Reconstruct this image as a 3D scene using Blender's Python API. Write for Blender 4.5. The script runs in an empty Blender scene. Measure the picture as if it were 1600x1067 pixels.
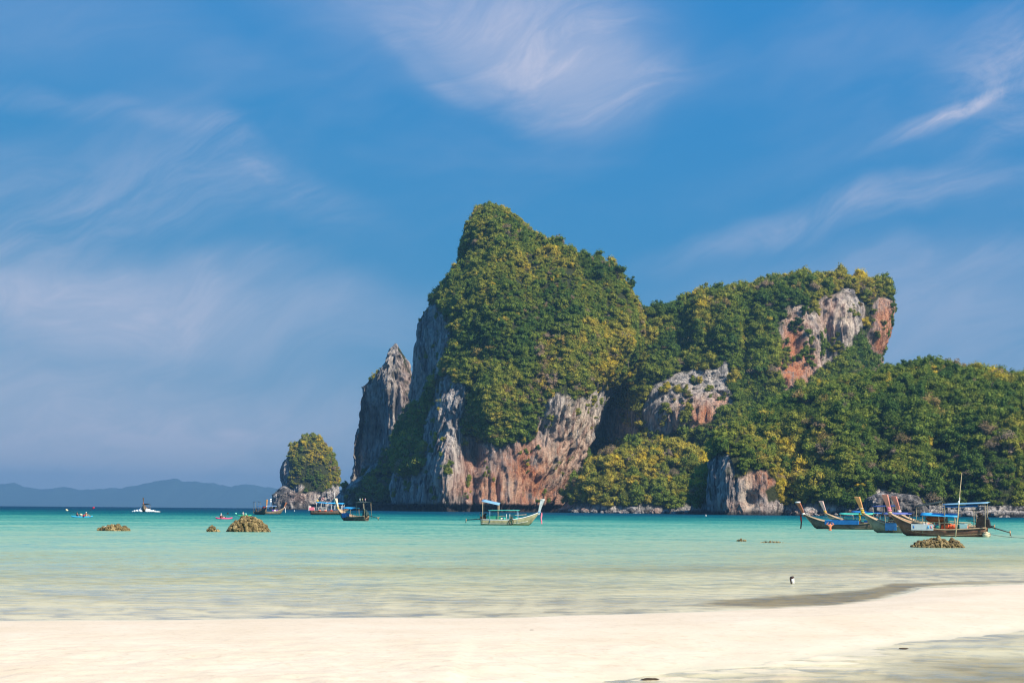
import bpy, math, random
import numpy as np
from mathutils import Matrix, Vector

random.seed(7)
RNG = np.random.default_rng(7)
SC = bpy.context.scene
COL = SC.collection
R = math.radians

# ------------------------------------------------------------------ camera
F = 2222.0                     # focal length in pixels of the 1600 px wide photograph
EYE = 2.4                      # metres above the sea
AX, AY = 800.0, 794.9          # where the level optical axis meets the picture
ROLL = math.atan(0.0083)
CR, SR = math.cos(ROLL), math.sin(ROLL)
EARTH = 6371000.0

cam_d = bpy.data.cameras.new('camera')
cam_d.sensor_fit = 'HORIZONTAL'
cam_d.sensor_width = 36.0
cam_d.lens = F / 1600.0 * 36.0
cam_d.shift_y = (AY - 533.5) / 1600.0
cam_d.clip_start = 0.5
cam_d.clip_end = 60000.0
cam = bpy.data.objects.new('camera', cam_d)
cam.matrix_world = Matrix(((CR, -SR, 0, 0), (0, 0, -1, 0), (SR, CR, 0, EYE), (0, 0, 0, 1)))
COL.objects.link(cam)
SC.camera = cam

# ------------------------------------------------------------------ light
SUN_EL, SUN_AZ = R(41), R(131)         # azimuth clockwise from +Y, the viewing direction
sun_d = bpy.data.lights.new('sun', 'SUN')
sun_d.energy = 4.8
sun_d.angle = R(0.53)
sun_d.color = (1.0, 0.90, 0.74)
sun = bpy.data.objects.new('sun', sun_d)
to_sun = Vector((math.sin(SUN_AZ) * math.cos(SUN_EL), math.cos(SUN_AZ) * math.cos(SUN_EL), math.sin(SUN_EL)))
sun.rotation_euler = to_sun.to_track_quat('Z', 'Y').to_euler()
COL.objects.link(sun)
SC.view_settings.view_transform = 'Standard'
SC.view_settings.look = 'None'
SC.view_settings.gamma = 1.0
SC.view_settings.use_curve_mapping = False
SC.view_settings.exposure = 0.8
SC.cycles.use_denoising = True
SC.cycles.filter_width = 1.2
SC.cycles.max_bounces = 6
SC.cycles.diffuse_bounces = 2
SC.cycles.glossy_bounces = 2
SC.cycles.transparent_max_bounces = 8
SC.cycles.volume_bounces = 0


class NT:
    """small helper that wires shader nodes"""
    def __init__(self, tree):
        self.t = tree; self.n = tree.nodes; self.l = tree.links
    def add(self, kind, **kw):
        nd = self.n.new(kind)
        for k, v in kw.items():
            setattr(nd, k, v)
        return nd
    def put(self, sock, v):
        if isinstance(v, bpy.types.NodeSocket):
            self.l.new(v, sock)
        elif v is not None:
            sock.default_value = v
    def math(self, op, a, b=None, c=None, clamp=False):
        nd = self.add('ShaderNodeMath', operation=op, use_clamp=clamp)
        for i, v in enumerate((a, b, c)):
            if v is not None:
                self.put(nd.inputs[i], v)
        return nd.outputs[0]
    def vmath(self, op, a, b=None):
        nd = self.add('ShaderNodeVectorMath', operation=op)
        self.put(nd.inputs[0], a)
        if b is not None:
            self.put(nd.inputs[1], b)
        return nd.outputs[0]
    def noise(self, vec, scale, detail=4, rough=0.55, dist=0.0):
        nd = self.add('ShaderNodeTexNoise')
        self.put(nd.inputs['Vector'], vec)
        nd.inputs['Scale'].default_value = scale
        nd.inputs['Detail'].default_value = detail
        nd.inputs['Roughness'].default_value = rough
        nd.inputs['Distortion'].default_value = dist
        return nd.outputs[0]
    def ramp(self, fac, stops, interp='LINEAR'):
        nd = self.add('ShaderNodeValToRGB')
        cr = nd.color_ramp
        cr.interpolation = interp
        while len(cr.elements) < len(stops):
            cr.elements.new(0.5)
        for e, (p, c) in zip(cr.elements, stops):
            e.position = p
            e.color = (*c, 1) if len(c) == 3 else c
        self.put(nd.inputs[0], fac)
        return nd.outputs[0]
    def mix(self, fac, a, b, mode='MIX'):
        nd = self.add('ShaderNodeMix', data_type='RGBA', blend_type=mode)
        self.put(nd.inputs[0], fac)
        for i, v in ((6, a), (7, b)):
            if isinstance(v, tuple) and len(v) == 3:
                v = (*v, 1)
            self.put(nd.inputs[i], v)
        return nd.outputs[2]
    def maprange(self, v, a, b, c=0.0, d=1.0, smooth=False):
        nd = self.add('ShaderNodeMapRange')
        if smooth:
            nd.interpolation_type = 'SMOOTHSTEP'
        self.put(nd.inputs[0], v)
        for i, q in zip((1, 2, 3, 4), (a, b, c, d)):
            nd.inputs[i].default_value = q
        return nd.outputs[0]
    def attr(self, name, kind='GEOMETRY'):
        nd = self.add('ShaderNodeAttribute', attribute_name=name, attribute_type=kind)
        return nd.outputs['Fac']


# ------------------------------------------------------------------ sky
world = bpy.data.worlds.new('World')
SC.world = world
world.use_nodes = True
world.cycles.sampling_method = 'MANUAL'
world.cycles.sample_map_resolution = 512
w = NT(world.node_tree)
w.n.clear()
sky = w.add('ShaderNodeTexSky', sky_type='NISHITA')
sky.sun_disc = False
sky.sun_elevation = SUN_EL
sky.sun_rotation = SUN_AZ
sky.altitude = 0
sky.air_density = 0.5
sky.dust_density = 0.0
sky.ozone_density = 3.0
geo = w.add('ShaderNodeTexCoord')
sep = w.add('ShaderNodeSeparateXYZ')
w.l.new(geo.outputs['Generated'], sep.inputs[0])
az = w.math('ARCTAN2', sep.outputs[0], sep.outputs[1])
el = w.math('ARCSINE', sep.outputs[2])
comb = w.add('ShaderNodeCombineXYZ')
w.l.new(az, comb.inputs[0]); w.l.new(el, comb.inputs[1])
AE = comb.outputs[0]
# thin cirrus: coordinates bent by a slow noise, then streaks along the wind
warpn = w.add('ShaderNodeTexNoise')
warpn.inputs['Scale'].default_value = 5.0
warpn.inputs['Detail'].default_value = 3
w.l.new(AE, warpn.inputs['Vector'])
wv = w.vmath('SUBTRACT', warpn.outputs['Color'], (0.5, 0.5, 0.5))
wsc = w.add('ShaderNodeVectorMath', operation='SCALE')
w.l.new(wv, wsc.inputs[0]); wsc.inputs['Scale'].default_value = 0.10
AEW = w.vmath('ADD', AE, wsc.outputs[0])


def sky_map(vec, ang, sx, sy, off=(0, 0)):
    mp = w.add('ShaderNodeMapping')
    w.l.new(vec, mp.inputs[0])
    mp.vector_type = 'TEXTURE'
    mp.inputs['Location'].default_value = (off[0], off[1], 0)
    mp.inputs['Rotation'].default_value = (0, 0, ang)
    mp.inputs['Scale'].default_value = (sx, sy, 1)
    return mp.outputs[0]


def ang_of(px, py):
    u, v = (px - AX) / F, (AY - py) / F
    x, z = u * CR - v * SR, u * SR + v * CR
    return math.atan2(x, 1), math.atan2(z, math.hypot(x, 1))


def blob(px, py, sx, sy, ang, amp, warped=True):
    """soft elongated patch of thin cloud, sizes in degrees-like pixels"""
    a, e = ang_of(px, py)
    m = sky_map(AEW if warped else AE, R(ang), sx / F, sy / F, (a, e))
    ln = w.add('ShaderNodeVectorMath', operation='LENGTH')
    w.l.new(m, ln.inputs[0])
    g = w.maprange(ln.outputs['Value'], 0.0, 1.0, amp, 0.0, smooth=True)
    return g


wisps = w.noise(sky_map(AEW, R(24), 1.0, 0.30), 9, 8, 0.66, 1.1)
wisps = w.maprange(wisps, 0.36, 0.68, 0.0, 1.0, smooth=True)
fine = w.noise(sky_map(AEW, R(27), 1.0, 0.10), 30, 6, 0.65, 0.3)
fine = w.maprange(fine, 0.36, 0.66, 0.0, 1.0)
veil = w.noise(sky_map(AEW, R(12), 1.0, 0.4), 5, 4, 0.5, 0.3)
veil = w.maprange(veil, 0.42, 0.78, 0.0, 0.16, smooth=True)
soft = [(820, 40, 360, 170, -10, 0.40), (930, 130, 170, 130, 5, 0.26), (640, 20, 420, 130, -14, 0.28), (60, 40, 420, 150, 0, 0.14), (1350, 490, 520, 130, 5, 0.42), (180, 470, 620, 100, -3, 0.50), (120, 600, 800, 230, 0, 0.38), (200, 725, 1000, 180, 0, 0.62), (1600, 600, 500, 150, 0, 0.25)]
fibre = [(880, 90, 260, 170, -8, 0.55), (985, 110, 60, 110, 60, 0.22), (150, 320, 460, 120, 12, 0.55), (430, 300, 300, 60, -24, 0.34), (1455, 203, 185, 20, 26, 1.5), (1600, 90, 240, 130, 30, 0.85), (1330, 345, 440, 42, 13, 0.75),
         (1560, 215, 160, 26, 28, 0.40), (1520, 400, 300, 50, 4, 0.30), (660, 110, 150, 26, -30, 0.34), (120, 190, 360, 26, -6, 0.30), (330, 430, 360, 40, 6, 0.30)]
sm = veil
for p in soft:
    sm = w.math('ADD', sm, blob(*p))
fb_ = blob(*fibre[0])
for p in fibre[1:]:
    fb_ = w.math('ADD', fb_, blob(*p))
strands = w.math('ADD', w.math('ADD', w.math('MULTIPLY', wisps, 0.36), w.math('MULTIPLY', fine, 0.09)), 0.14)
cl = w.math('ADD', w.math('MULTIPLY', sm, w.math('MULTIPLY_ADD', wisps, 0.3, 0.75)), w.math('MULTIPLY', fb_, strands))
for p in [(205, 689, 60, 16, 0, 0.34), (365, 679, 50, 14, 0, 0.28), (105, 717, 75, 22, 0, 0.2), (10, 718, 60, 22, 0, 0.2), (230, 722, 80, 16, 0, 0.15)]:
    cl = w.math('ADD', cl, blob(*p, warped=False))
cl = w.math('MINIMUM', cl, 0.8)
ssep = w.add('ShaderNodeSeparateColor')
w.l.new(sky.outputs[0], ssep.inputs[0])
skyc = w.add('ShaderNodeCombineColor')
# camera response: the horizon glow is held back and the blue kept deep, alike over the whole sky
for k, (gain, pw) in enumerate([(1.75, 0.85), (2.2, 0.2), (3.15, -0.08)]):
    w.l.new(w.math('MULTIPLY', w.math('POWER', w.math('MAXIMUM', w.math('MULTIPLY', ssep.outputs[k], 0.1), 0.01), pw), gain), skyc.inputs[k])
both = w.mix(cl, skyc.outputs[0], (3.45, 3.55, 4.45))
bg = w.add('ShaderNodeBackground')
w.l.new(both, bg.inputs[0])
bg.inputs[1].default_value = 0.1
wo = w.add('ShaderNodeOutputWorld')
w.l.new(bg.outputs[0], wo.inputs[0])


# ------------------------------------------------------------------ geometry helpers
def P(px, py, d):
    """the point that stands at distance d (along +Y) behind a measured picture position"""
    u, v = (px - AX) / F, (AY - py) / F
    return np.array([(u * CR - v * SR) * d, d, EYE + (u * SR + v * CR) * d])


def proj(p):
    x = p[..., 0] / p[..., 1]; z = (p[..., 2] - EYE) / p[..., 1]
    u = x * CR + z * SR; v = -x * SR + z * CR
    return AX + u * F, AY - v * F


def sea_z(r):
    return -r * r / (2 * EARTH)


def on_sea(px, py):
    u, v = (px - AX) / F, (AY - py) / F
    x, z = u * CR - v * SR, u * SR + v * CR
    d = EYE / -z
    return np.array([x * d, d, sea_z(d)])


def _hash(ix, iy, iz, seed):
    h = (ix * 374761393 + iy * 668265263 + iz * 2147483647 + seed * 1274126177) & 0xFFFFFFFF
    h = ((h ^ (h >> 13)) * 1274126177) & 0xFFFFFFFF
    h = ((h ^ (h >> 16)) * 2246822519) & 0xFFFFFFFF
    return ((h ^ (h >> 15)) & 0xFFFFFF) / float(0xFFFFFF)


def vnoise(p, seed=0):
    p = np.asarray(p, float)
    i = np.floor(p).astype(np.int64); f = p - i
    f = f * f * f * (f * (f * 6 - 15) + 10)
    out = 0
    for dx in (0, 1):
        wx = f[..., 0] if dx else 1 - f[..., 0]
        for dy in (0, 1):
            wy = f[..., 1] if dy else 1 - f[..., 1]
            for dz in (0, 1):
                wz = f[..., 2] if dz else 1 - f[..., 2]
                out = out + wx * wy * wz * _hash(i[..., 0] + dx, i[..., 1] + dy, i[..., 2] + dz, seed)
    return out * 2 - 1


def fbm(p, octv=4, seed=0, gain=0.5):
    p = np.asarray(p, float)
    s, a, t = 0, 1.0, 0
    for o in range(octv):
        s = s + a * vnoise(p * (2.03 ** o) + o * 17.3, seed + o); t += a; a *= gain
    return s / t


def in_poly(x, y, poly):
    inside = np.zeros(x.shape, bool)
    n = len(poly)
    for i in range(n):
        x1, y1 = poly[i]; x2, y2 = poly[(i + 1) % n]
        c = ((y1 > y) != (y2 > y)) & (x < (x2 - x1) * (y - y1) / (y2 - y1 + 1e-9) + x1)
        inside ^= c
    return inside


def mesh_np(name, verts, faces, mats=(), attrs=None, smooth=True, fmat=None):
    """faces: (n,4) or (n,3) array, or a list of such arrays"""
    me = bpy.data.meshes.new(name)
    if isinstance(faces, np.ndarray):
        faces = [faces]
    verts = np.asarray(verts, np.float32)
    me.vertices.add(len(verts)); me.vertices.foreach_set('co', verts.ravel())
    loops = np.concatenate([f.ravel() for f in faces]).astype(np.int32)
    sizes = np.concatenate([np.full(len(f), f.shape[1]) for f in faces]).astype(np.int32)
    starts = np.concatenate([[0], np.cumsum(sizes)[:-1]]).astype(np.int32)
    me.loops.add(len(loops)); me.loops.foreach_set('vertex_index', loops)
    me.polygons.add(len(sizes)); me.polygons.foreach_set('loop_start', starts)
    if fmat is not None:
        me.polygons.foreach_set('material_index', np.asarray(fmat, np.int32))
    me.update(calc_edges=True)
    me.polygons.foreach_set('use_smooth', np.full(len(sizes), smooth))
    for k, v in (attrs or {}).items():
        at = me.attributes.new(k, 'FLOAT', 'POINT')
        at.data.foreach_set('value', np.asarray(v, np.float32))
    for m in mats:
        me.materials.append(m)
    return me


def add(name, me, parent=None, loc=None, rot=None, scale=None):
    o = bpy.data.objects.new(name, me)
    COL.objects.link(o)
    if parent is not None:
        o.parent = parent
    if loc is not None:
        o.location = loc
    if rot is not None:
        o.rotation_euler = rot
    if scale is not None:
        o.scale = scale if hasattr(scale, '__len__') else (scale,) * 3
    return o


def tag(o, label, cat=None, group=None, kind=None):
    o['label'] = label
    if cat:
        o['category'] = cat
    if group:
        o['group'] = group
    if kind:
        o['kind'] = kind
    return o


# ------------------------------------------------------------------ materials
def new_mat(name):
    m = bpy.data.materials.new(name)
    m.use_nodes = True
    t = NT(m.node_tree)
    t.n.clear()
    out = t.add('ShaderNodeOutputMaterial')
    return m, t, out


_mats = {}


def paint(name, col, rough=0.55, var=0.25, scale=3.0, spec=0.3, metal=0.0, worn=None):
    """a plain weathered surface: base colour broken up by object-space noise"""
    if name in _mats:
        return _mats[name]
    m, t, out = new_mat(name)
    tc = t.add('ShaderNodeTexCoord')
    n = t.noise(tc.outputs['Object'], scale, 5, 0.6)
    dark = tuple(c * (1 - var) for c in col); lite = tuple(min(1, c * (1 + var)) for c in col)
    c = t.ramp(n, [(0.3, dark), (0.7, lite)])
    if worn:
        n2 = t.noise(tc.outputs['Object'], scale * 2.3, 6, 0.7)
        c = t.mix(t.maprange(n2, 0.55, 0.68), c, worn)
    b = t.add('ShaderNodeBsdfPrincipled')
    t.put(b.inputs['Base Color'], c)
    b.inputs['Roughness'].default_value = rough
    b.inputs['Specular IOR Level'].default_value = spec
    b.inputs['Metallic'].default_value = metal
    t.l.new(b.outputs[0], out.inputs[0])
    _mats[name] = m
    return m


def rock_material():
    m, t, out = new_mat('limestone')
    g = t.add('ShaderNodeNewGeometry')
    pos = g.outputs['Position']
    mp = t.add('ShaderNodeMapping')
    t.l.new(pos, mp.inputs[0]); mp.inputs['Scale'].default_value = (1, 1, 0.13)
    st1 = t.noise(mp.outputs[0], 0.22, 6, 0.65, 0.6)          # long drip streaks
    st2 = t.noise(mp.outputs[0], 0.75, 5, 0.65, 0.3)
    blot = t.noise(pos, 0.06, 5, 0.6)
    finen = t.noise(pos, 0.9, 6, 0.7)
    c = t.ramp(st1, [(0.34, (0.075, 0.078, 0.09)), (0.43, (0.22, 0.215, 0.225)), (0.51, (0.42, 0.39, 0.38)), (0.60, (0.74, 0.67, 0.62))])
    c = t.mix(t.maprange(st2, 0.55, 0.61, 0, 0.85), c, (0.065, 0.062, 0.07))
    c = t.mix(t.maprange(st2, 0.44, 0.36), c, (0.60, 0.54, 0.50))
    stain = t.attr('stain')
    sn = t.math('MULTIPLY', stain, t.maprange(t.math('ADD', t.math('MULTIPLY', blot, 0.5), t.math('MULTIPLY', st1, 0.5)), 0.38, 0.52), clamp=True)
    oc = t.ramp(finen, [(0.34, (0.24, 0.055, 0.03)), (0.47, (0.50, 0.16, 0.07)), (0.64, (0.72, 0.40, 0.22))])
    c = t.mix(sn, c, oc)
    pale = t.attr('pale')
    c = t.mix(t.math('MULTIPLY', pale, t.maprange(st1, 0.40, 0.56)), c, (0.80, 0.68, 0.55))
    c = t.mix(t.maprange(finen, 0.60, 0.68, 0.0, 0.75), c, (0.045, 0.042, 0.045))
    moss = t.attr('moss')
    mc = t.ramp(finen, [(0.3, (0.022, 0.034, 0.014)), (0.55, (0.055, 0.065, 0.026)), (0.75, (0.11, 0.095, 0.055))])
    c = t.mix(moss, c, mc)
    wet = t.attr('wet')
    c = t.mix(wet, c, (0.022, 0.022, 0.024))  # dark coat: tide film, lichen, and the shade painted on the spire
    b = t.add('ShaderNodeBsdfPrincipled')
    t.put(b.inputs['Base Color'], c)
    b.inputs['Roughness'].default_value = 0.9
    b.inputs['Specular IOR Level'].default_value = 0.15
    bp = t.add('ShaderNodeBump')
    bp.inputs['Strength'].default_value = 1.0
    bp.inputs['Distance'].default_value = 3.5
    t.put(bp.inputs['Height'], t.math('ADD', t.math('MULTIPLY', st2, 1.0), t.math('MULTIPLY', finen, 0.8)))
    t.l.new(bp.outputs[0], b.inputs['Normal'])
    t.l.new(b.outputs[0], out.inputs[0])
    return m


def leaf_material():
    m, t, out = new_mat('foliage')
    tint = t.attr('tint', 'INSTANCER')
    shade = t.attr('clump')
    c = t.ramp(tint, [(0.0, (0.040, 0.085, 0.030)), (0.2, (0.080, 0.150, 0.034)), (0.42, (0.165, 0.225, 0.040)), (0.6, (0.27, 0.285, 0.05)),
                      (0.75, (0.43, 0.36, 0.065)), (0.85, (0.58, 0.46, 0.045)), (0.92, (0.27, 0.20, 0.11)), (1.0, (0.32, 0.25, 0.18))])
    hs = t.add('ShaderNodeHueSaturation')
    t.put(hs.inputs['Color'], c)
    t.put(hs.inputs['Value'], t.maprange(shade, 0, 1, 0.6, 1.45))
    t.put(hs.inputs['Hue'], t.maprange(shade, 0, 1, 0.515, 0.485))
    d = t.add('ShaderNodeBsdfDiffuse'); t.put(d.inputs[0], hs.outputs[0])
    tr = t.add('ShaderNodeBsdfTranslucent'); t.put(tr.inputs[0], hs.outputs[0])
    mx = t.add('ShaderNodeMixShader'); mx.inputs[0].default_value = 0.4
    t.l.new(d.outputs[0], mx.inputs[1]); t.l.new(tr.outputs[0], mx.inputs[2])
    t.l.new(mx.outputs[0], out.inputs[0])
    return m


ROCK = rock_material()
LEAF = leaf_material()
BARK = paint('bark', (0.16, 0.13, 0.11), 0.9, 0.4, 2.0, 0.1)
DRYBARK = paint('dry_bark', (0.30, 0.25, 0.22), 0.9, 0.3, 2.0, 0.1)

# ------------------------------------------------------------------ beach and seabed
shore_px = [(-400, 972), (0, 970), (400, 967), (800, 965), (1000, 958), (1100, 955), (1200, 950), (1300, 944), (1370, 935), (1410, 926), (1440, 918), (1600, 913), (2100, 905)]
pool_px = [(700, 1150), (850, 1085), (940, 1068), (1000, 1061), (1100, 1051), (1200, 1040), (1300, 1026), (1400, 1010), (1500, 997), (1600, 988), (1800, 970), (2100, 950)]
SH = np.array([on_sea(*p)[:2] for p in shore_px]); PL = np.array([on_sea(*p)[:2] for p in pool_px])


def sand_height(x, y):
    ys = np.interp(x, SH[:, 0], SH[:, 1])
    yp = np.interp(x, PL[:, 0], PL[:, 1], left=-40)
    p3 = np.stack([x, y, x * 0], -1)
    ys = ys + 0.5 * fbm(p3 * [0.22, 0.1, 1], 3, 5)
    yp = yp + 1.4 * fbm(p3 * [0.5, 0.35, 1], 4, 9)
    a = ys - y                       # metres of beach in front of the open shore
    b = y - yp
    land = np.minimum(0.26 * (1 - np.exp(-np.maximum(a, 0) / 5.0)), 0.20 * (1 - np.exp(-np.maximum(b, 0) / 3.5)))
    dist = np.maximum(-a, 0)
    prof = np.interp(dist, [0, 3, 8, 18, 30, 46, 78, 150, 240, 330, 480, 730, 2000], [0, 0.03, 0.09, 0.22, 0.42, 0.66, 1.0, 1.6, 2.3, 3.4, 5.0, 7.5, 14.0])
    # a shallow bar off the right-hand tip of the beach
    bar = np.exp(-((y - 55 + 0.10 * (x - 12)) / 6.5) ** 2) / (1 + np.exp(-(x - 8) / 4.0))
    prof = prof * (1 - 0.88 * bar)
    pool = -np.interp(x, [4, 8], [0.045, 0.10]) * (1 - np.exp(-np.maximum(-b, 0) / 3.0))
    z = np.where(a > 0, np.where(b > 0, land, pool), -prof)
    n = fbm(p3 * [0.35, 0.6, 1], 4, 21)
    z = z + n * np.where(z > 0.0, 0.018, 0.012) * np.clip(np.abs(a) / 2.0, 0.15, 1)
    # low rippled ridges that come up through the pool
    rip = fbm(p3 * [0.8, 2.8, 1], 4, 33, 0.6)
    z = z + np.where((a > 0) & (b < 0), 0.12 * np.maximum(rip, -0.25) * np.clip((27.5 - y) / 5, 0, 1) * np.clip((7.0 - x) / 2.5, 0.12, 1), 0)
    # trampled dry sand near the viewer
    near = np.clip((26.5 - y) / 6, 0.04, 1) * np.clip(z / 0.1, 0, 1)
    z = z + near * 0.038 * fbm(p3 * 2.2, 4, 41, 0.6) + near * 0.024 * fbm(p3 * [5, 6, 1], 2, 47)
    return z


def grid_xy(xs, ys):
    X, Y = np.meshgrid(xs, ys)
    nx, ny = len(xs), len(ys)
    i = np.arange(nx * ny).reshape(ny, nx)
    f = np.stack([i[:-1, :-1], i[:-1, 1:], i[1:, 1:], i[1:, :-1]], -1).reshape(-1, 4)
    return X.ravel(), Y.ravel(), f


def sand_material():
    m, t, out = new_mat('sand')
    g = t.add('ShaderNodeNewGeometry')
    pos = g.outputs['Position']
    sp = t.add('ShaderNodeSeparateXYZ'); t.l.new(pos, sp.inputs[0])
    n1 = t.noise(pos, 0.5, 5, 0.6)
    n2 = t.noise(pos, 5.0, 6, 0.7)
    n3 = t.noise(pos, 26.0, 4, 0.7)
    c = t.ramp(n1, [(0.3, (0.60, 0.50, 0.375)), (0.7, (0.67, 0.575, 0.455))])
    c = t.mix(t.math('MULTIPLY', t.maprange(n2, 0.54, 0.68), 0.5), c, (0.45, 0.36, 0.25))
    c = t.mix(t.maprange(n3, 0.65, 0.71, 0, 0.6), c, (0.22, 0.17, 0.12))
    # damp sand and silt just above and under the water line
    damp = t.maprange(t.math('ADD', sp.outputs[2], t.math('MULTIPLY', t.math('SUBTRACT', n1, 0.5), 0.03)), 0.035, 0.012)
    c = t.mix(damp, c, (0.60, 0.54, 0.40))
    silt = t.attr('silt')
    c = t.mix(silt, c, (0.22, 0.165, 0.085))
    b = t.add('ShaderNodeBsdfPrincipled')
    t.put(b.inputs['Base Color'], c)
    t.put(b.inputs['Roughness'], t.maprange(damp, 0, 1, 0.95, 0.5))
    b.inputs['Specular IOR Level'].default_value = 0.2
    bp = t.add('ShaderNodeBump')
    bp.inputs['Strength'].default_value = 0.5
    bp.inputs['Distance'].default_value = 0.03
    t.put(bp.inputs['Height'], t.math('ADD', n2, t.math('MULTIPLY', n3, 0.5)))
    t.l.new(bp.outputs[0], b.inputs['Normal'])
    t.l.new(b.outputs[0], out.inputs[0])
    return m


def silt_at(x, y):
    p3 = np.stack([x, y, x * 0], -1)
    q = fbm(p3 * [0.25, 0.35, 1], 4, 61)
    ys = np.interp(x, SH[:, 0], SH[:, 1])
    yp = np.interp(x, PL[:, 0], PL[:, 1], left=-40)
    off = y - ys
    tip = np.exp(-((off - 1.9 - 0.10 * np.maximum(11 - x, 0)) / np.interp(x, [0, 8, 12, 14, 30], [1.4, 3.0, 2.3, 1.2, 0.7])) ** 2) / (1 + np.exp(-(x - 5.5) / 1.0)) + 0.35 * q + 0.22 * fbm(p3 * [0.9, 1.6, 1], 3, 63)
    tip = np.clip((tip - 0.42) * 3.0, 0, 0.9) * np.interp(x, [0, 13, 17], [1, 1, 0.6])
    pool = np.where((y < yp) & (off < 0), np.clip((yp - y) / 3, 0, 1) * (0.35 + 0.7 * q), 0)
    weed = np.clip((fbm(p3 * [0.05, 0.10, 1], 4, 67) - 0.2) * 3.0, 0, 0.35) * np.clip((off - 14) / 12, 0, 1)
    return np.clip(np.maximum(np.maximum(tip, pool), weed), 0, 1)


xs = np.concatenate([np.linspace(-160, -18, 50), np.linspace(-17.8, 24, 330), np.linspace(24.5, 180, 56)])
ys = np.concatenate([np.linspace(-40, 15, 24), np.linspace(15.2, 34, 240), np.linspace(34.2, 70, 110), np.geomspace(71, 2500, 60)])
X, Y, f = grid_xy(xs, ys)
Xw = X * np.maximum(1, Y / 60.0)
Z = sand_height(Xw, Y)
Z = Z + np.where(Y > 200, sea_z(Y) - 0.2, 0)
sand = add('beach', mesh_np('beach', np.stack([Xw, Y, Z], -1), f, [sand_material()], {'silt': silt_at(Xw, Y)}))
tag(sand, 'pale sandy beach curving along the water with a trampled foreground', kind='structure')


def water_material():
    m, t, out = new_mat('sea_water')
    g = t.add('ShaderNodeNewGeometry')
    pos = g.outputs['Position']
    depth = t.attr('depth')
    def stretched(sx, sy, scale, det, dist=0.3):
        mp = t.add('ShaderNodeMapping'); t.l.new(pos, mp.inputs[0])
        mp.inputs['Scale'].default_value = (sx, sy, 1.0)
        return t.noise(mp.outputs[0], scale, det, 0.6, dist)
    n40 = stretched(0.55, 1.0, 0.022, 4, 0.5)
    n10 = stretched(0.6, 1.0, 0.10, 4)
    n3 = stretched(0.6, 1.0, 0.42, 4)
    n1 = stretched(0.75, 1.0, 1.7, 6, 0.5)
    cat = t.math('ADD', t.math('ADD', t.math('MULTIPLY', n40, 0.4), t.math('MULTIPLY', n10, 0.35)), t.math('MULTIPLY', n3, 0.25))
    d2 = t.math('MULTIPLY', depth, t.math('MULTIPLY', t.maprange(cat, 0.36, 0.64, 0.5, 1.5), t.maprange(n1, 0.38, 0.62, 0.55, 1.45)))  # weed patches, ripple light and caustics put into the colour by varying depth
    body = t.ramp(t.math('DIVIDE', d2, 10.0), [(0.0, (0.55, 0.59, 0.46)), (0.04, (0.43, 0.565, 0.43)), (0.09, (0.27, 0.46, 0.35)), (0.16, (0.10, 0.33, 0.27)),
                                            (0.27, (0.015, 0.19, 0.175)), (0.42, (0.0, 0.095, 0.12)), (0.65, (0.0, 0.045, 0.09)), (1.0, (0.002, 0.03, 0.075))])
    op = t.math('SUBTRACT', 1.0, t.math('POWER', 2.718, t.math('MULTIPLY', d2, -1.7)))
    tp = t.add('ShaderNodeBsdfTransparent')
    t.put(tp.inputs[0], t.mix(t.maprange(depth, 0, 0.4), (0.98, 0.98, 0.95), (0.93, 0.96, 0.84)))
    df = t.add('ShaderNodeBsdfDiffuse'); t.put(df.inputs[0], body)
    bp = t.add('ShaderNodeBump')
    bp.inputs['Strength'].default_value = 1.0
    bp.inputs['Distance'].default_value = 0.25
    h = t.math('ADD', t.math('ADD', t.math('MULTIPLY', n3, 1.3), t.math('MULTIPLY', n1, 0.40)), t.math('MULTIPLY', n10, 1.5))
    t.put(bp.inputs['Height'], h)
    gl = t.add('ShaderNodeBsdfGlossy'); gl.inputs['Roughness'].default_value = 0.16
    gl.inputs[0].default_value = (1.0, 1.0, 1.0, 1)
    t.l.new(bp.outputs[0], gl.inputs['Normal'])
    bd = t.add('ShaderNodeBump'); bd.inputs['Strength'].default_value = 0.6; bd.inputs['Distance'].default_value = 0.2
    t.put(bd.inputs['Height'], h); t.l.new(bd.outputs[0], df.inputs['Normal'])
    m1 = t.add('ShaderNodeMixShader'); t.put(m1.inputs[0], op)
    t.l.new(tp.outputs[0], m1.inputs[1]); t.l.new(df.outputs[0], m1.inputs[2])
    # ripples turn the surface towards the sky in streaks; wind-ruffled water mirrors less
    streak = t.math('ADD', t.math('MULTIPLY', n10, 0.3), t.math('ADD', t.math('MULTIPLY', n3, 0.35), t.math('MULTIPLY', n1, 0.35)))
    glint = t.maprange(n1, 0.50, 0.60, 0.0, 0.15)
    fac = t.math('MULTIPLY', t.math('ADD', t.maprange(streak, 0.45, 0.57, 0.0, 0.32), glint), t.maprange(depth, 0.5, 2.5, 1.0, 0.26))
    m2 = t.add('ShaderNodeMixShader'); t.put(m2.inputs[0], fac)
    t.l.new(m1.outputs[0], m2.inputs[1]); t.l.new(gl.outputs[0], m2.inputs[2])
    t.l.new(m2.outputs[0], out.inputs[0])
    return m


rr = np.concatenate([np.linspace(9, 60, 200), np.geomspace(60.6, 14000, 170)])
aa = np.concatenate([np.linspace(-75, -25, 20), np.linspace(-24, 24, 300), np.linspace(25, 75, 20)]) * math.pi / 180
A_, R_, f = grid_xy(aa, rr)
wx, wy = R_ * np.sin(A_), R_ * np.cos(A_)
dep = np.maximum(-sand_height(wx, wy), 0)
sea = add('sea', mesh_np('sea', np.stack([wx, wy, sea_z(R_)], -1), f[:, ::-1], [water_material()], {'depth': dep}))
tag(sea, 'turquoise sea, clear over the sand and deep blue towards the horizon', kind='structure')


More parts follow.
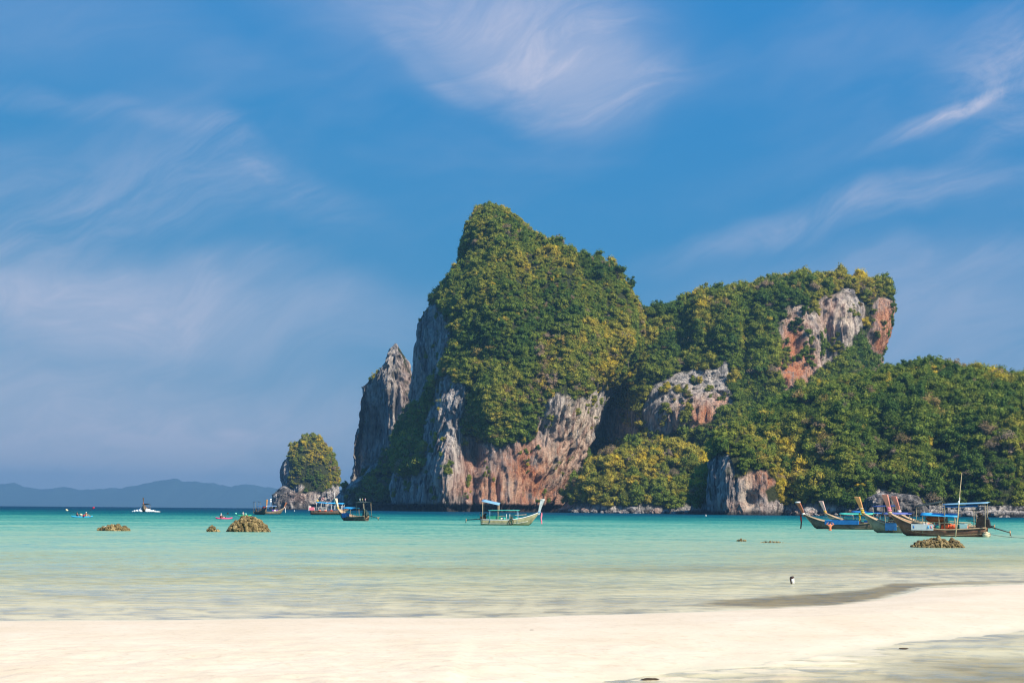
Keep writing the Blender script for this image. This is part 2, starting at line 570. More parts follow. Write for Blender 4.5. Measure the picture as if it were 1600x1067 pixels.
# ------------------------------------------------------------------ land: limestone headland, islet, hills
ROCKS = [   # picture outlines of the bare faces, used to keep trees off them
    [(636, 648), (638, 510), (655, 488), (674, 470), (688, 492), (704, 520), (695, 560), (686, 590), (668, 610), (652, 640)],
    [(548, 800), (548, 700), (565, 605), (592, 580), (606, 552), (618, 536), (632, 560), (636, 605), (628, 660), (606, 700), (590, 715), (565, 745), (556, 768)],
    [(664, 802), (662, 660), (676, 618), (690, 592), (730, 594), (728, 640), (716, 664), (722, 684), (742, 696), (790, 702), (828, 692), (842, 676), (844, 640), (866, 616), (900, 622), (942, 604), (950, 640),
     (928, 690), (908, 720), (892, 745), (884, 770), (884, 804)],
    [(612, 802), (612, 735), (640, 745), (664, 740), (664, 802)],
    [(1010, 680), (1010, 645), (1020, 600), (1056, 584), (1094, 580), (1144, 570), (1150, 632), (1125, 648), (1096, 660), (1072, 674), (1048, 682)],
    [(1226, 490), (1242, 476), (1278, 484), (1292, 466), (1306, 458), (1344, 464), (1352, 505), (1332, 524), (1318, 556), (1298, 560), (1284, 572), (1276, 598), (1264, 612), (1230, 626), (1212, 590), (1208, 540)],
    [(1360, 490), (1368, 466), (1450, 468), (1450, 530), (1424, 574), (1366, 584), (1356, 535)],
    [(1106, 804), (1108, 716), (1134, 706), (1146, 744), (1178, 730), (1198, 736), (1210, 758), (1192, 768), (1200, 786), (1226, 787), (1226, 804)],
    [(946, 640), (1000, 640), (1002, 676), (960, 692), (944, 680)],
    [(430, 805), (436, 735), (438, 704), (448, 704), (452, 748), (468, 766), (500, 768), (536, 758), (536, 805)],
    [(420, 800), (420, 760), (440, 752), (470, 760), (490, 800)],
    [(1355, 806), (1358, 778), (1380, 768), (1400, 778), (1420, 768), (1446, 780), (1448, 806)],
]
STAINS = [(835, 745, 65, 60, 1.3), (880, 720, 30, 60, 0.9), (765, 765, 60, 32, 1.1), (905, 690, 25, 60, 0.7), (745, 720, 25, 30, 0.8), (1243, 560, 32, 60, 1.5), (1300, 500, 30, 40, 0.6), (1382, 515, 22, 65, 1.5), (1090, 650, 36, 26, 1.3), (1125, 628, 18, 14, 0.8),
          (1185, 752, 32, 24, 1.2), (1165, 790, 40, 12, 0.6), (700, 560, 12, 40, 0.4), (575, 660, 20, 40, 0.5), (640, 600, 20, 60, 0.3), (690, 720, 16, 50, 0.3), (470, 775, 20, 10, 0.4)]
PALES = [(905, 650, 30, 70, 0.9), (870, 720, 25, 40, 0.8), (1262, 520, 24, 40, 0.5), (1318, 500, 25, 40, 0.7), (1384, 500, 14, 60, 0.25), (690, 745, 14, 50, 0.45), (1165, 765, 20, 30, 0.8), (1080, 630, 40, 35, 0.35), (610, 580, 14, 30, 0.3), (790, 760, 40, 20, 0.5)]


def gsum(px, py, lst):
    s = np.zeros(px.shape)
    for x, y, sx, sy, a in lst:
        s = np.maximum(s, a * np.exp(-((px - x) / sx) ** 2 - ((py - y) / sy) ** 2))
    return s


def rockness(pts, ox=0.0, oy=0.0):
    px, py = proj(pts)
    px, py = px + ox, py + oy
    j = fbm(pts / 14.0, 3, 71); k = fbm(pts / 14.0 + 40, 3, 73)
    px, py = px + 13 * j, py + 13 * k
    m = np.zeros(px.shape, bool)
    for poly in ROCKS:
        m |= in_poly(px, py, poly)
    return m


LANDS = []


def land(name, label, rows, D0, nth, nz, back=0.6, power=0.75, relief=(), bump=5.0, seed=1, notch=5.0, flute=3.2, all_rock=False, crest=0.0, side=0.0, lichen_shade=0.0):
    """closed mass: each row is (picture row, left edge, right edge, depth towards the viewer) measured at distance D0"""
    rows = sorted(rows)
    rows = [(r[0] + crest * max(0.0, 1 - (r[0] - rows[0][0]) / 60.0),) + tuple(r[1:]) for r in rows]
    py = np.array([r[0] for r in rows], float)
    pl = np.array([P(r[1] + side, r[0], D0) for r in rows]); pr = np.array([P(r[2] - side, r[0], D0) for r in rows])
    zc = (pl[:, 2] + pr[:, 2]) / 2
    base = sea_z(D0) - 1.5
    o = np.argsort(zc)
    zs = np.concatenate([np.linspace(base, base + 8, 9)[:-1], np.linspace(base + 8, zc.max(), nz)])
    L = np.interp(zs, zc[o], pl[o, 0]); Rr = np.interp(zs, zc[o], pr[o, 0])
    B = np.interp(zs, zc[o], np.array([r[3] for r in rows])[o])
    th = np.concatenate([np.linspace(math.pi, 2 * math.pi, int(nth * 0.8), endpoint=False), np.linspace(0, math.pi, nth - int(nth * 0.8), endpoint=False)])
    c, s = np.cos(th), np.sin(th)
    ex = np.sign(c) * np.abs(c) ** power; ey = np.sign(s) * np.abs(s) ** power
    cx = (L + Rr) / 2; a = (Rr - L) / 2
    V = np.empty((len(zs), nth, 3))
    V[..., 0] = cx[:, None] + a[:, None] * ex
    V[..., 1] = D0 + B[:, None] * np.where(ey < 0, ey, ey * back)
    V[..., 2] = zs[:, None]
    out = np.stack([np.broadcast_to(c, V.shape[:2]), np.broadcast_to(s, V.shape[:2]), np.zeros(V.shape[:2])], -1)
    px, pyv = proj(V)
    front = np.clip(-ey, 0, 1) ** 0.5
    for (rx, ry, sx, sy, amp) in relief:
        V[..., 1] -= amp * front * np.exp(-((px - rx) / sx) ** 2 - ((pyv - ry) / sy) ** 2)
    rk = np.ones(V.shape[:2], bool) if all_rock else rockness(V)
    rkf = rk.astype(float)
    for _ in range(2):
        rkf = (rkf + np.roll(rkf, 1, 0) + np.roll(rkf, -1, 0) + np.roll(rkf, 1, 1) + np.roll(rkf, -1, 1)) / 5
    taper = np.clip((zs.max() - zs) / 14.0, 0.15, 1)[:, None]
    d = bump * (1.15 * fbm(V / 48.0, 2, seed + 2) + 0.45 * (1 - 2.2 * np.abs(fbm(V * [1 / 30.0, 1 / 30.0, 1 / 70.0], 3, seed)))) * taper
    fl = V * [1 / 6.0, 1 / 6.0, 1 / 55.0]
    rid = 1 - 2 * np.abs(fbm(fl, 4, seed + 11))
    crag = fbm(V * [1 / 7.0, 1 / 7.0, 1 / 16.0], 5, seed + 23, 0.62)
    pit = np.clip((fbm(V * [1 / 6.0, 1 / 6.0, 1 / 26.0], 4, seed + 29) - 0.2) * 4, 0, 1)
    led = np.floor(3.5 * fbm(V * [1 / 11.0, 1 / 11.0, 1 / 26.0], 3, seed + 37)) / 3.5
    d = d + rkf * (1.35 * flute * (rid - 0.6) + 2.8 * crag - 0.9 * pit + 3.0 * led) * np.minimum(taper * 1.4, 1)
    if all_rock:
        d = d + 3.0 * (0.5 - np.abs(fbm(V / 6.0, 4, seed + 61, 0.6))) - 1.2 + 2.2 * np.floor(3 * vnoise(V / 5.0, seed + 7)) / 3
    zrel = V[..., 2] - sea_z(D0)
    under = np.clip(1 - (zrel - 3.0) / 3.0, 0, 1)
    d = d - notch * under * (under > 0) * 1.0
    V = V + out * d[..., None]
    V[..., 2] += 1.2 * fbm(V / 9.0, 3, seed + 5) * taper * (zrel > 4)
    # cap
    top = V[-1].mean(0) + [0, 0, 0.5]
    nzs = len(zs)
    idx = np.arange(nzs * nth).reshape(nzs, nth)
    nx = np.roll(idx, -1, 1)
    q = np.stack([idx[:-1], nx[:-1], nx[1:], idx[1:]], -1).reshape(-1, 4)
    tcap = np.stack([idx[-1], nx[-1], np.full(nth, nzs * nth)], -1)
    verts = np.concatenate([V.reshape(-1, 3), top[None]])
    px, pyv = proj(verts)
    rkv = np.append(rkf.ravel(), 0)
    zr = verts[:, 2] - sea_z(D0)
    patch = fbm(verts / 7.0, 3, seed + 31)
    moss = np.clip(1 - rkv * 1.15, 0, 1)
    moss = np.maximum(moss, np.clip((patch - 0.42) * 4, 0, 0.6)) * np.clip((zr - 4) / 4, 0, 1)
    wet = np.clip(1 - (zr - (5.2 if notch > 3 else 1.6) - 1.5 * fbm(verts / 8.0, 2, seed + 3)) / 1.8, 0, 1) * 0.92
    wet = np.maximum(wet, lichen_shade * np.clip(0.7 + 1.5 * patch, 0, 1))  # lichen film on the sea rocks; on the spire, shade painted into the colour
    fr = verts[:, 1] < D0 + 5
    at = {'moss': moss, 'stain': gsum(px, pyv, STAINS) * fr, 'pale': gsum(px, pyv, PALES) * fr, 'wet': wet}
    ob = add(name, mesh_np(name, verts, [q, tcap], [ROCK], at))
    tag(ob, label, kind='structure')
    LANDS.append((ob, verts, q, rkv, D0))
    return ob


land('limestone_peak', 'tall steep limestone peak covered in scrub above red and grey sea cliffs',
     [(320, 756, 772, 8), (326, 742, 788, 22), (340, 734, 802, 40), (372, 726, 828, 66), (400, 722, 854, 84), (425, 716, 905, 98), (440, 706, 968, 108), (470, 685, 984, 126), (490, 665, 994, 137), (520, 648, 1000, 150), (560, 642, 1000, 162), (600, 642, 968, 172), (622, 641, 944, 175), (650, 638, 938, 176), (690, 624, 928, 176), (740, 616, 902, 176), (770, 614, 888, 176), (800, 613, 884, 176)],
     1285, 560, 240, relief=[(745, 590, 20, 50, -9), (800, 470, 30, 80, 9), (850, 560, 18, 60, -8), (905, 530, 24, 60, 8), (948, 500, 16, 40, -9), (775, 640, 30, 40, 8), (640, 560, 52, 150, -62), (692, 720, 26, 110, 26), (655, 660, 14, 90, -14), (905, 680, 24, 60, 9), (780, 470, 30, 90, 10), (850, 620, 50, 40, 8), (930, 500, 30, 60, -14), (765, 620, 34, 60, 10), (740, 690, 16, 60, -9)], seed=3, crest=12, side=7, bump=6.5)
land('limestone_spire', 'narrow bare grey limestone spire left of the tall peak',
     [(537, 616, 620, 3), (546, 611, 625, 8), (560, 606, 630, 14), (576, 597, 636, 20), (588, 586, 640, 26), (604, 570, 648, 32), (640, 564, 662, 40), (680, 557, 672, 46), (745, 553, 680, 50), (800, 553, 672, 52)],
     1500, 220, 150, relief=[(550, 690, 60, 110, -55), (606, 620, 12, 60, 9), (590, 690, 10, 60, -8)], seed=41, lichen_shade=0.3, bump=4.5, flute=4.0)  # dark film here stands for the shade on the spire's face
land('wooded_slope', 'low shaded wooded slope at the foot of the grey spire',
     [(712, 600, 622, 6), (730, 580, 640, 18), (748, 560, 652, 30), (764, 538, 660, 40), (782, 524, 664, 48), (800, 518, 668, 52)], 1440, 130, 40, seed=53, bump=3)
land('islet', 'small rounded limestone islet with scrub on top, far left of the peak',
     [(674, 484, 490, 5), (681, 475, 499, 12), (690, 464, 508, 20), (702, 454, 517, 28), (722, 446, 527, 36), (740, 443, 531, 38), (752, 444, 531, 38), (765, 445, 530, 38), (780, 442, 530, 39), (800, 440, 532, 40)],
     1750, 180, 90, seed=67, bump=3.5, crest=6, side=3)
land('sea_rock', 'jagged bare grey rock in front of the left side of the islet',
     [(755, 441, 448, 4), (762, 436, 458, 12), (772, 429, 474, 20), (784, 426, 482, 26), (800, 424, 490, 28)], 1690, 90, 36, seed=71, all_rock=True, bump=3, notch=1.0, lichen_shade=0.75, side=2, crest=4)
land('sea_rock', 'small pale rock at the right foot of the islet',
     [(758, 512, 520, 3), (768, 500, 528, 10), (780, 494, 532, 16), (800, 490, 536, 18)], 1690, 70, 30, seed=73, all_rock=True, bump=2, notch=1.0, lichen_shade=0.5, side=5, crest=6)
land('limestone_plateau', 'broad flat-topped limestone massif with orange cliffs right of the tall peak',
     [(438, 1275, 1340, 14), (446, 1198, 1362, 34), (455, 1172, 1378, 46), (466, 1125, 1386, 58), (480, 1066, 1388, 66), (500, 1022, 1389, 72), (530, 990, 1388, 78), (562, 935, 1378, 82), (580, 915, 1374, 84), (610, 890, 1384, 98),
      (650, 870, 1400, 112), (700, 860, 1410, 122), (800, 850, 1420, 132)],
     1300, 520, 190, power=0.62, relief=[(1130, 520, 18, 60, 12), (1163, 560, 13, 70, -14), (1060, 520, 16, 50, -10), (1095, 520, 14, 50, 8), (880, 660, 75, 260, -150), (1085, 640, 60, 46, 22), (1255, 545, 34, 60, 14), (1290, 560, 10, 60, -8), (1318, 500, 24, 40, 6), (1350, 520, 16, 60, -8), (970, 650, 30, 60, -30), (1180, 540, 40, 60, 10), (1200, 600, 30, 40, 12)], seed=83, crest=7, side=9)
land('wooded_saddle', 'wooded saddle joining the tall peak to the plateau',
     [(488, 1006, 1040, 8), (506, 990, 1058, 22), (535, 985, 1068, 34), (570, 975, 1072, 44), (610, 968, 1064, 50), (640, 975, 1050, 50), (690, 985, 1042, 46), (804, 990, 1030, 40)], 1262, 150, 100, seed=89, bump=4)
land('wooded_hill', 'long wooded hillside running down to the shore on the right',
     [(580, 1410, 1440, 10), (590, 1390, 1480, 24), (604, 1350, 1560, 42), (618, 1300, 1680, 58), (645, 1215, 1800, 78), (680, 1160, 1850, 94), (720, 1125, 1880, 106), (760, 1100, 1900, 114), (785, 1090, 1905, 118), (806, 1080, 1910, 122)],
     960, 420, 110, power=0.7, seed=97, bump=5, notch=0.5, relief=[(1300, 690, 50, 70, 11), (1365, 700, 30, 50, -7), (1420, 670, 40, 50, 7), (1485, 700, 44, 60, -9), (1240, 720, 26, 60, -7), (1550, 720, 46, 50, 8)], crest=2)
land('wooded_spur', 'low green spur above boulders between the tall peak and the plateau',
     [(696, 1005, 1050, 8), (708, 970, 1090, 22), (730, 935, 1115, 36), (760, 905, 1128, 46), (785, 885, 1134, 52), (804, 870, 1140, 56)], 1130, 170, 60, seed=103, bump=5, notch=0.5)
land('sea_bluff', 'small rocky bluff with a cave mouth at the water below the plateau',
     [(682, 1132, 1158, 6), (698, 1120, 1182, 16), (720, 1112, 1200, 24), (745, 1110, 1208, 28), (785, 1109, 1214, 30), (806, 1108, 1218, 31)], 874, 200, 70, seed=109, bump=5, flute=1.6,
     relief=[(1176, 782, 16, 14, -7), (1130, 750, 14, 50, 6)], notch=1.0)
land('rock_outcrop', 'dark craggy rock outcrop on the shore behind the moored boats',
     [(768, 1378, 1384, 2), (774, 1362, 1432, 8), (784, 1355, 1444, 14), (806, 1350, 1452, 18)], 835, 130, 34, seed=113, all_rock=True, bump=4, notch=0.4, lichen_shade=0.7)
land('rock_ledge', 'low pinkish rock ledge along the waterline on the far right',
     [(797, 1440, 1800, 3), (802, 1420, 1830, 7), (810, 1400, 1850, 9)], 832, 260, 14, seed=127, all_rock=True, bump=2.5, notch=0.2)

# far hills across the sea
far_px = [(-500, 770), (-300, 745), (-120, 762), (0, 757), (22, 754), (45, 762), (75, 764), (100, 759), (125, 765), (150, 763), (185, 763), (210, 759), (235, 753), (262, 749), (272, 746), (285, 752), (305, 752), (335, 755), (360, 760), (385, 757), (420, 761), (460, 768), (520, 772), (700, 782), (900, 790)]
fx = np.linspace(-480, 880, 400)
fy = np.interp(fx, [p[0] for p in far_px], [p[1] for p in far_px])
FD = 17000.0
crest = np.array([P(x, y, FD) for x, y in zip(fx, fy)])
crest[:, 2] += 14 * fbm(np.stack([fx / 9, fx * 0, fx * 0], -1), 4, 5)
sec = [(-1500, 0.0), (-1000, 0.25), (-500, 0.62), (-180, 0.9), (0, 1.0), (300, 0.8), (900, 0.35), (1500, 0.0)]
V = np.array([[[c[0], c[1] + dy, sea_z(FD) - 6 + (c[2] - sea_z(FD) + 6) * k] for c in crest] for dy, k in sec])
V[1:-1, :, 2] += 10 * fbm(V[1:-1] / 260.0, 3, 9) * (np.array([s[1] for s in sec])[1:-1, None] < 0.95)
i = np.arange(len(sec) * 400).reshape(len(sec), 400)
q = np.stack([i[:-1, :-1], i[:-1, 1:], i[1:, 1:], i[1:, :-1]], -1).reshape(-1, 4)
HILL = paint('far_forest', (0.03, 0.05, 0.045), 0.9, 0.3, 0.01, 0.1)
tag(add('far_hills', mesh_np('far_hills', V.reshape(-1, 3), q, [HILL])), 'low blue hills on the horizon at the far left', kind='structure')

# the air: one closed box of thin pale haze
hz_m, t, out = new_mat('haze_air')
pv = t.add('ShaderNodeVolumePrincipled')
pv.inputs['Color'].default_value = (0.17, 0.37, 0.62, 1)
pv.inputs['Density'].default_value = 0.00009
pv.inputs['Anisotropy'].default_value = 0.0
t.l.new(pv.outputs[0], out.inputs['Volume'])
bx0, bx1, by0, by1, bz0, bz1 = -15500, 15500, -600, 19500, -45.0, 420.0
hv = np.array([(x, y, z) for x in (bx0, bx1) for y in (by0, by1) for z in (bz0, bz1)])
hf = np.array([(0, 1, 3, 2), (4, 6, 7, 5), (0, 4, 5, 1), (2, 3, 7, 6), (0, 2, 6, 4), (1, 5, 7, 3)])
tag(add('haze', mesh_np('haze', hv, hf, [hz_m], smooth=False)), 'thin bluish sea haze in the air', kind='stuff')


# ------------------------------------------------------------------ trees
def ico(sub=1):
    t_ = (1 + 5 ** 0.5) / 2
    v = [(-1, t_, 0), (1, t_, 0), (-1, -t_, 0), (1, -t_, 0), (0, -1, t_), (0, 1, t_), (0, -1, -t_), (0, 1, -t_), (t_, 0, -1), (t_, 0, 1), (-t_, 0, -1), (-t_, 0, 1)]
    f = [(0, 11, 5), (0, 5, 1), (0, 1, 7), (0, 7, 10), (0, 10, 11), (1, 5, 9), (5, 11, 4), (11, 10, 2), (10, 7, 6), (7, 1, 8), (3, 9, 4), (3, 4, 2), (3, 2, 6), (3, 6, 8), (3, 8, 9), (4, 9, 5), (2, 4, 11), (6, 2, 10), (8, 6, 7), (9, 8, 1)]
    v = [np.array(p) / np.linalg.norm(p) for p in v]
    for _ in range(sub):
        cache = {}; nf = []
        def midp(a, b):
            k = (min(a, b), max(a, b))
            if k not in cache:
                p = v[a] + v[b]; v.append(p / np.linalg.norm(p)); cache[k] = len(v) - 1
            return cache[k]
        for a, b, c in f:
            ab, bc, ca = midp(a, b), midp(b, c), midp(c, a)
            nf += [(a, ab, ca), (b, bc, ab), (c, ca, bc), (ab, bc, ca)]
        f = nf
    return np.array(v), np.array(f)


ICO0, ICO1, ICO2 = ico(0), ico(1), ico(2)


def crown_mesh(name, seed, lobes, spread, flat, leaf, per, core=True, rise=0.0):
    """leafy crown about one unit across: many leaf-sized faces over a handful of lobes"""
    g = np.random.default_rng(seed)
    V, Q, T, C = [], [], [], []
    nv = 0
    for k in range(lobes):
        a = g.uniform(0, 2 * math.pi); rad = spread * math.sqrt(g.uniform(0, 1))
        c = np.array([rad * math.cos(a), rad * math.sin(a), 0.55 + flat * (g.uniform(-0.9, 1) * math.sqrt(max(0.05, 1 - (rad / 0.5) ** 2))) + rise * (0.25 - rad)])
        r = g.uniform(0.12, 0.22) * (1.15 - 0.4 * rad / 0.5)
        sq = np.array([1, 1, g.uniform(0.85, 1.15)])
        tone = g.uniform(0, 1)
        if core:
            v = ICO0[0] * r * 0.74 * sq + c
            V.append(v); T.append(ICO0[1] + nv); C.append(np.full(len(v), tone * 0.6 + 0.2)); nv += len(v)
        d = g.normal(size=(per, 3)); d[:, 2] = np.abs(d[:, 2]) * 0.9 - 0.25
        d /= np.linalg.norm(d, axis=1)[:, None]
        pos = c + d * r * sq * g.uniform(0.68, 1.38, (per, 1))
        n = d + g.normal(size=(per, 3)) * 0.55; n /= np.linalg.norm(n, axis=1)[:, None]
        up = g.normal(size=(per, 3)); t1 = np.cross(n, up); t1 /= np.linalg.norm(t1, axis=1)[:, None]; t2 = np.cross(n, t1)
        s = leaf * g.uniform(0.6, 1.35, (per, 1))
        quad = np.stack([pos - t1 * s * 0.9, pos - t2 * s * 0.45, pos + t1 * s * 0.9, pos + t2 * s * 0.5], 1).reshape(-1, 3)
        V.append(quad); Q.append(np.arange(per * 4).reshape(-1, 4) + nv); nv += per * 4
        C.append(np.repeat(np.clip(tone * 0.6 + g.uniform(0, 0.4, per), 0, 1), 4))
    faces = [np.concatenate(Q)] + ([np.concatenate(T)] if T else [])
    return mesh_np(name, np.concatenate(V), faces, [LEAF], {'clump': np.concatenate(C)}, smooth=False)


def tube(path, radii, n=6, cap=True):
    path = np.asarray(path, float); m = len(path)
    tan = np.gradient(path, axis=0); tan /= np.linalg.norm(tan, axis=1)[:, None] + 1e-9
    ref = np.array([0.31, 0.17, 0.93]) if abs(tan[:, 2]).mean() < 0.9 else np.array([0.93, 0.31, 0.1])
    a = np.cross(tan, ref); a /= np.linalg.norm(a, axis=1)[:, None] + 1e-9; b = np.cross(tan, a)
    th = np.linspace(0, 2 * math.pi, n, endpoint=False)
    V = path[:, None] + np.asarray(radii, float).reshape(-1, 1, 1) * (np.cos(th)[:, None] * a[:, None] + np.sin(th)[:, None] * b[:, None])
    idx = np.arange(m * n).reshape(m, n); nx = np.roll(idx, -1, 1)
    q = np.stack([idx[:-1], nx[:-1], nx[1:], idx[1:]], -1).reshape(-1, 4)
    V = V.reshape(-1, 3)
    if cap:
        V = np.concatenate([V, path[:1], path[-1:]])
        k = m * n
        e = np.concatenate([np.stack([nx[0], idx[0], np.full(n, k), np.full(n, k)], -1), np.stack([idx[-1], nx[-1], np.full(n, k + 1), np.full(n, k + 1)], -1)])
        return V, q, e[:, :3]
    return V, q, np.zeros((0, 3), int)


class MB:
    """collects shapes into one mesh"""
    def __init__(self):
        self.v, self.q, self.t, self.n = [], [], [], 0
    def raw(self, v, q=None, t=None):
        if q is not None and len(q):
            self.q.append(np.asarray(q) + self.n)
        if t is not None and len(t):
            self.t.append(np.asarray(t) + self.n)
        self.v.append(np.asarray(v, float)); self.n += len(v)
        return self
    def tube(self, path, r, n=6):
        r = np.full(len(path), r) if np.isscalar(r) else r
        return self.raw(*tube(path, r, n))
    def box(self, c, s, rz=0.0, rx=0.0, ry=0.0, taper=1.0):
        p = np.array([(x, y, z) for x in (-.5, .5) for y in (-.5, .5) for z in (-.5, .5)]) * s
        p[p[:, 2] > 0, :2] *= taper
        M = np.array((Matrix.Rotation(rz, 3, 'Z') @ Matrix.Rotation(ry, 3, 'Y') @ Matrix.Rotation(rx, 3, 'X')))
        return self.raw(p @ M.T + np.asarray(c), [(0, 1, 3, 2), (4, 6, 7, 5), (0, 4, 5, 1), (2, 3, 7, 6), (0, 2, 6, 4), (1, 5, 7, 3)])
    def ball(self, c, r, sub=1, wob=0.0, seed=0):
        v, f = (ICO0, ICO1, ICO2)[sub]
        v = v * (1 + wob * fbm(v * 1.7 + seed * 3.1, 3, seed)[:, None]) if wob else v
        return self.raw(v * np.asarray(r) + np.asarray(c), None, f)
    def mesh(self, name, mat, smooth=True):
        fs = []
        if self.q:
            fs.append(np.concatenate(self.q))
        if self.t:
            fs.append(np.concatenate(self.t))
        return mesh_np(name, np.concatenate(self.v), fs, [mat], smooth=smooth)
    def build(self, name, mat, parent=None, smooth=True):
        return add(name, self.mesh(name, mat, smooth), parent)


def trunk_mesh(name, seed, mat, h=0.75, limbs=4, thin=0.025):
    g = np.random.default_rng(seed)
    b = MB()
    path = [(0, 0, -0.45), (g.normal() * 0.02, g.normal() * 0.02, 0.1), (g.normal() * 0.04, g.normal() * 0.04, h * 0.55), (g.normal() * 0.05, g.normal() * 0.05, h)]
    b.tube(path, [thin * 1.3, thin, thin * 0.8, thin * 0.35], 5)
    for k in range(limbs):
        a = g.uniform(0, 6.28); z = g.uniform(0.2, 0.5)
        e = np.array([math.cos(a) * 0.3, math.sin(a) * 0.3, z + g.uniform(0.1, 0.3)])
        b.tube([(0, 0, z), e * [0.5, 0.5, 0] + [0, 0, (z + e[2]) / 2 + 0.03], e], [thin * 0.6, thin * 0.45, thin * 0.2], 4)
    return b.mesh(name, mat)


def bare_mesh(name, seed):
    """leafless branching tree"""
    g = np.random.default_rng(seed)
    b = MB()
    def grow(p, d, ln, r, lev):
        mid_ = p + d * ln * 0.5 + g.normal(size=3) * ln * 0.06
        e = p + d * ln + g.normal(size=3) * ln * 0.06
        b.tube([p, mid_, e], [r, r * 0.8, r * 0.6], 4)
        if lev == 0:
            return
        for _ in range(g.integers(3, 5)):
            nd = d + g.normal(size=3) * 0.62 + [0, 0, 0.1]; nd /= np.linalg.norm(nd)
            grow(p + (e - p) * g.uniform(0.55, 1.0), nd, ln * g.uniform(0.55, 0.75), r * 0.55, lev - 1)
    grow(np.array([0, 0, -0.3]), np.array([0, 0, 1.0]), 0.62, 0.022, 3)
    return b.mesh(name, DRYBARK)


CROWNS = [crown_mesh('round_crown', 1, 15, 0.34, 0.32, 0.05, 60), crown_mesh('dense_crown', 2, 18, 0.32, 0.36, 0.046, 56), crown_mesh('loose_crown', 3, 12, 0.38, 0.32, 0.052, 60),
          crown_mesh('spreading_crown', 4, 14, 0.46, 0.10, 0.05, 46, rise=0.3), crown_mesh('scrub_crown', 5, 10, 0.36, 0.26, 0.065, 48), crown_mesh('tall_crown', 6, 17, 0.26, 0.50, 0.05, 58)]
THIN = [crown_mesh('sparse_crown', 8, 14, 0.42, 0.22, 0.034, 40, core=False), crown_mesh('sparse_flat_crown', 9, 12, 0.46, 0.10, 0.036, 44, core=False, rise=0.3)]
TRUNKS = [trunk_mesh('trunk', k, BARK) for k in (11, 12, 13)]
PALETRUNK = trunk_mesh('pale_trunk', 15, DRYBARK, 0.8, 5, 0.022)
BARES = [bare_mesh('bare_branches', 21), bare_mesh('bare_branches', 22)]

lib = bpy.data.collections.new('tree_library')
lib_src = []
for k, cmesh in enumerate(CROWNS + THIN + BARES):
    o = bpy.data.objects.new('tree_source_%02d' % k, cmesh)
    lib.objects.link(o)
    lib_src.append(o)


def scatter(entry, spacing, size, tintf, seed, keep=None, rockshare=0.03, steep=None):
    """points on the front of a landform: returns position, size, tint, variant"""
    ob, verts, q, rkv, D0 = entry
    g = np.random.default_rng(seed)
    a, b, c, d = (verts[q[:, i]] for i in range(4))
    n = np.cross(c - a, d - b); area = np.linalg.norm(n, axis=1) / 2
    n = n / (np.linalg.norm(n, axis=1)[:, None] + 1e-9)
    cen = (a + b + c + d) / 4
    tocam = -cen / np.linalg.norm(cen, axis=1)[:, None]
    facing = (n * tocam).sum(1)
    ok = ((facing > -0.25) | (n[:, 2] > 0.5)) & (cen[:, 2] > sea_z(D0) + 5.0) & (cen[:, 1] < D0 + 45)
    wgt = np.where(ok, area, 0)
    cnt = int(wgt.sum() / (spacing * spacing))
    pick = g.choice(len(q), cnt, p=wgt / wgt.sum())
    u, v = g.uniform(0, 1, (2, cnt, 1))
    pos = (a[pick] * (1 - u) + b[pick] * u) * (1 - v) + (d[pick] * (1 - u) + c[pick] * u) * v
    rk = rkv[q[pick]].mean(1)
    cling = (fbm(pos * [1 / 9.0, 1 / 9.0, 1 / 16.0], 3, seed + 77) > 0.24) & (g.uniform(0, 1, cnt) < 6 * rockshare)
    okp = (rk < 0.35) | cling
    foot = rockness(pos, 0, -12) | rockness(pos, -4, -4) | rockness(pos, 4, -4)
    okp &= ~foot | cling
    okp &= fbm(pos / 15.0, 3, seed + 91) > g.uniform(-0.62, -0.22, cnt)
    pos, nn, rk = pos[okp], n[pick][okp], rk[okp]
    m = len(pos)
    px, py = proj(pos)
    patchy = fbm(pos / 60.0, 2, seed + 5)
    sz = np.minimum(size(px, py) * g.choice([0.5, 0.8, 1.12, 1.6], m, p=[0.34, 0.34, 0.23, 0.09]) * g.lognormal(0, 0.2, m) * (1 + 0.35 * patchy), 14.0)
    sz = np.where(rk > 0.35, sz * 0.55, sz)
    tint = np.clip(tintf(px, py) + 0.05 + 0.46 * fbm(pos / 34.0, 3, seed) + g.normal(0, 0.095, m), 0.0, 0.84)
    dry = g.uniform(0, 1, m)
    tint = np.where(dry < 0.05 + np.clip(0.9 * (fbm(pos / 30.0, 3, seed + 9) - 0.12), 0, 0.45), g.uniform(0.88, 1.0, m), tint)
    tint = np.where((dry > 0.985), g.uniform(0.74, 0.88, m), tint)
    var = g.choice(8, m, p=[0.2, 0.2, 0.15, 0.12, 0.13, 0.1, 0.06, 0.04])
    var = np.where(tint > 0.88, g.choice([6, 7, 2], m), var)
    var = np.where((dry < 0.022), 8 + (g.integers(0, 2, m)), var)
    pos = pos + nn * (sz * 0.05)[:, None]
    pos[:, 2] -= sz * 0.24
    return pos, sz, tint, var


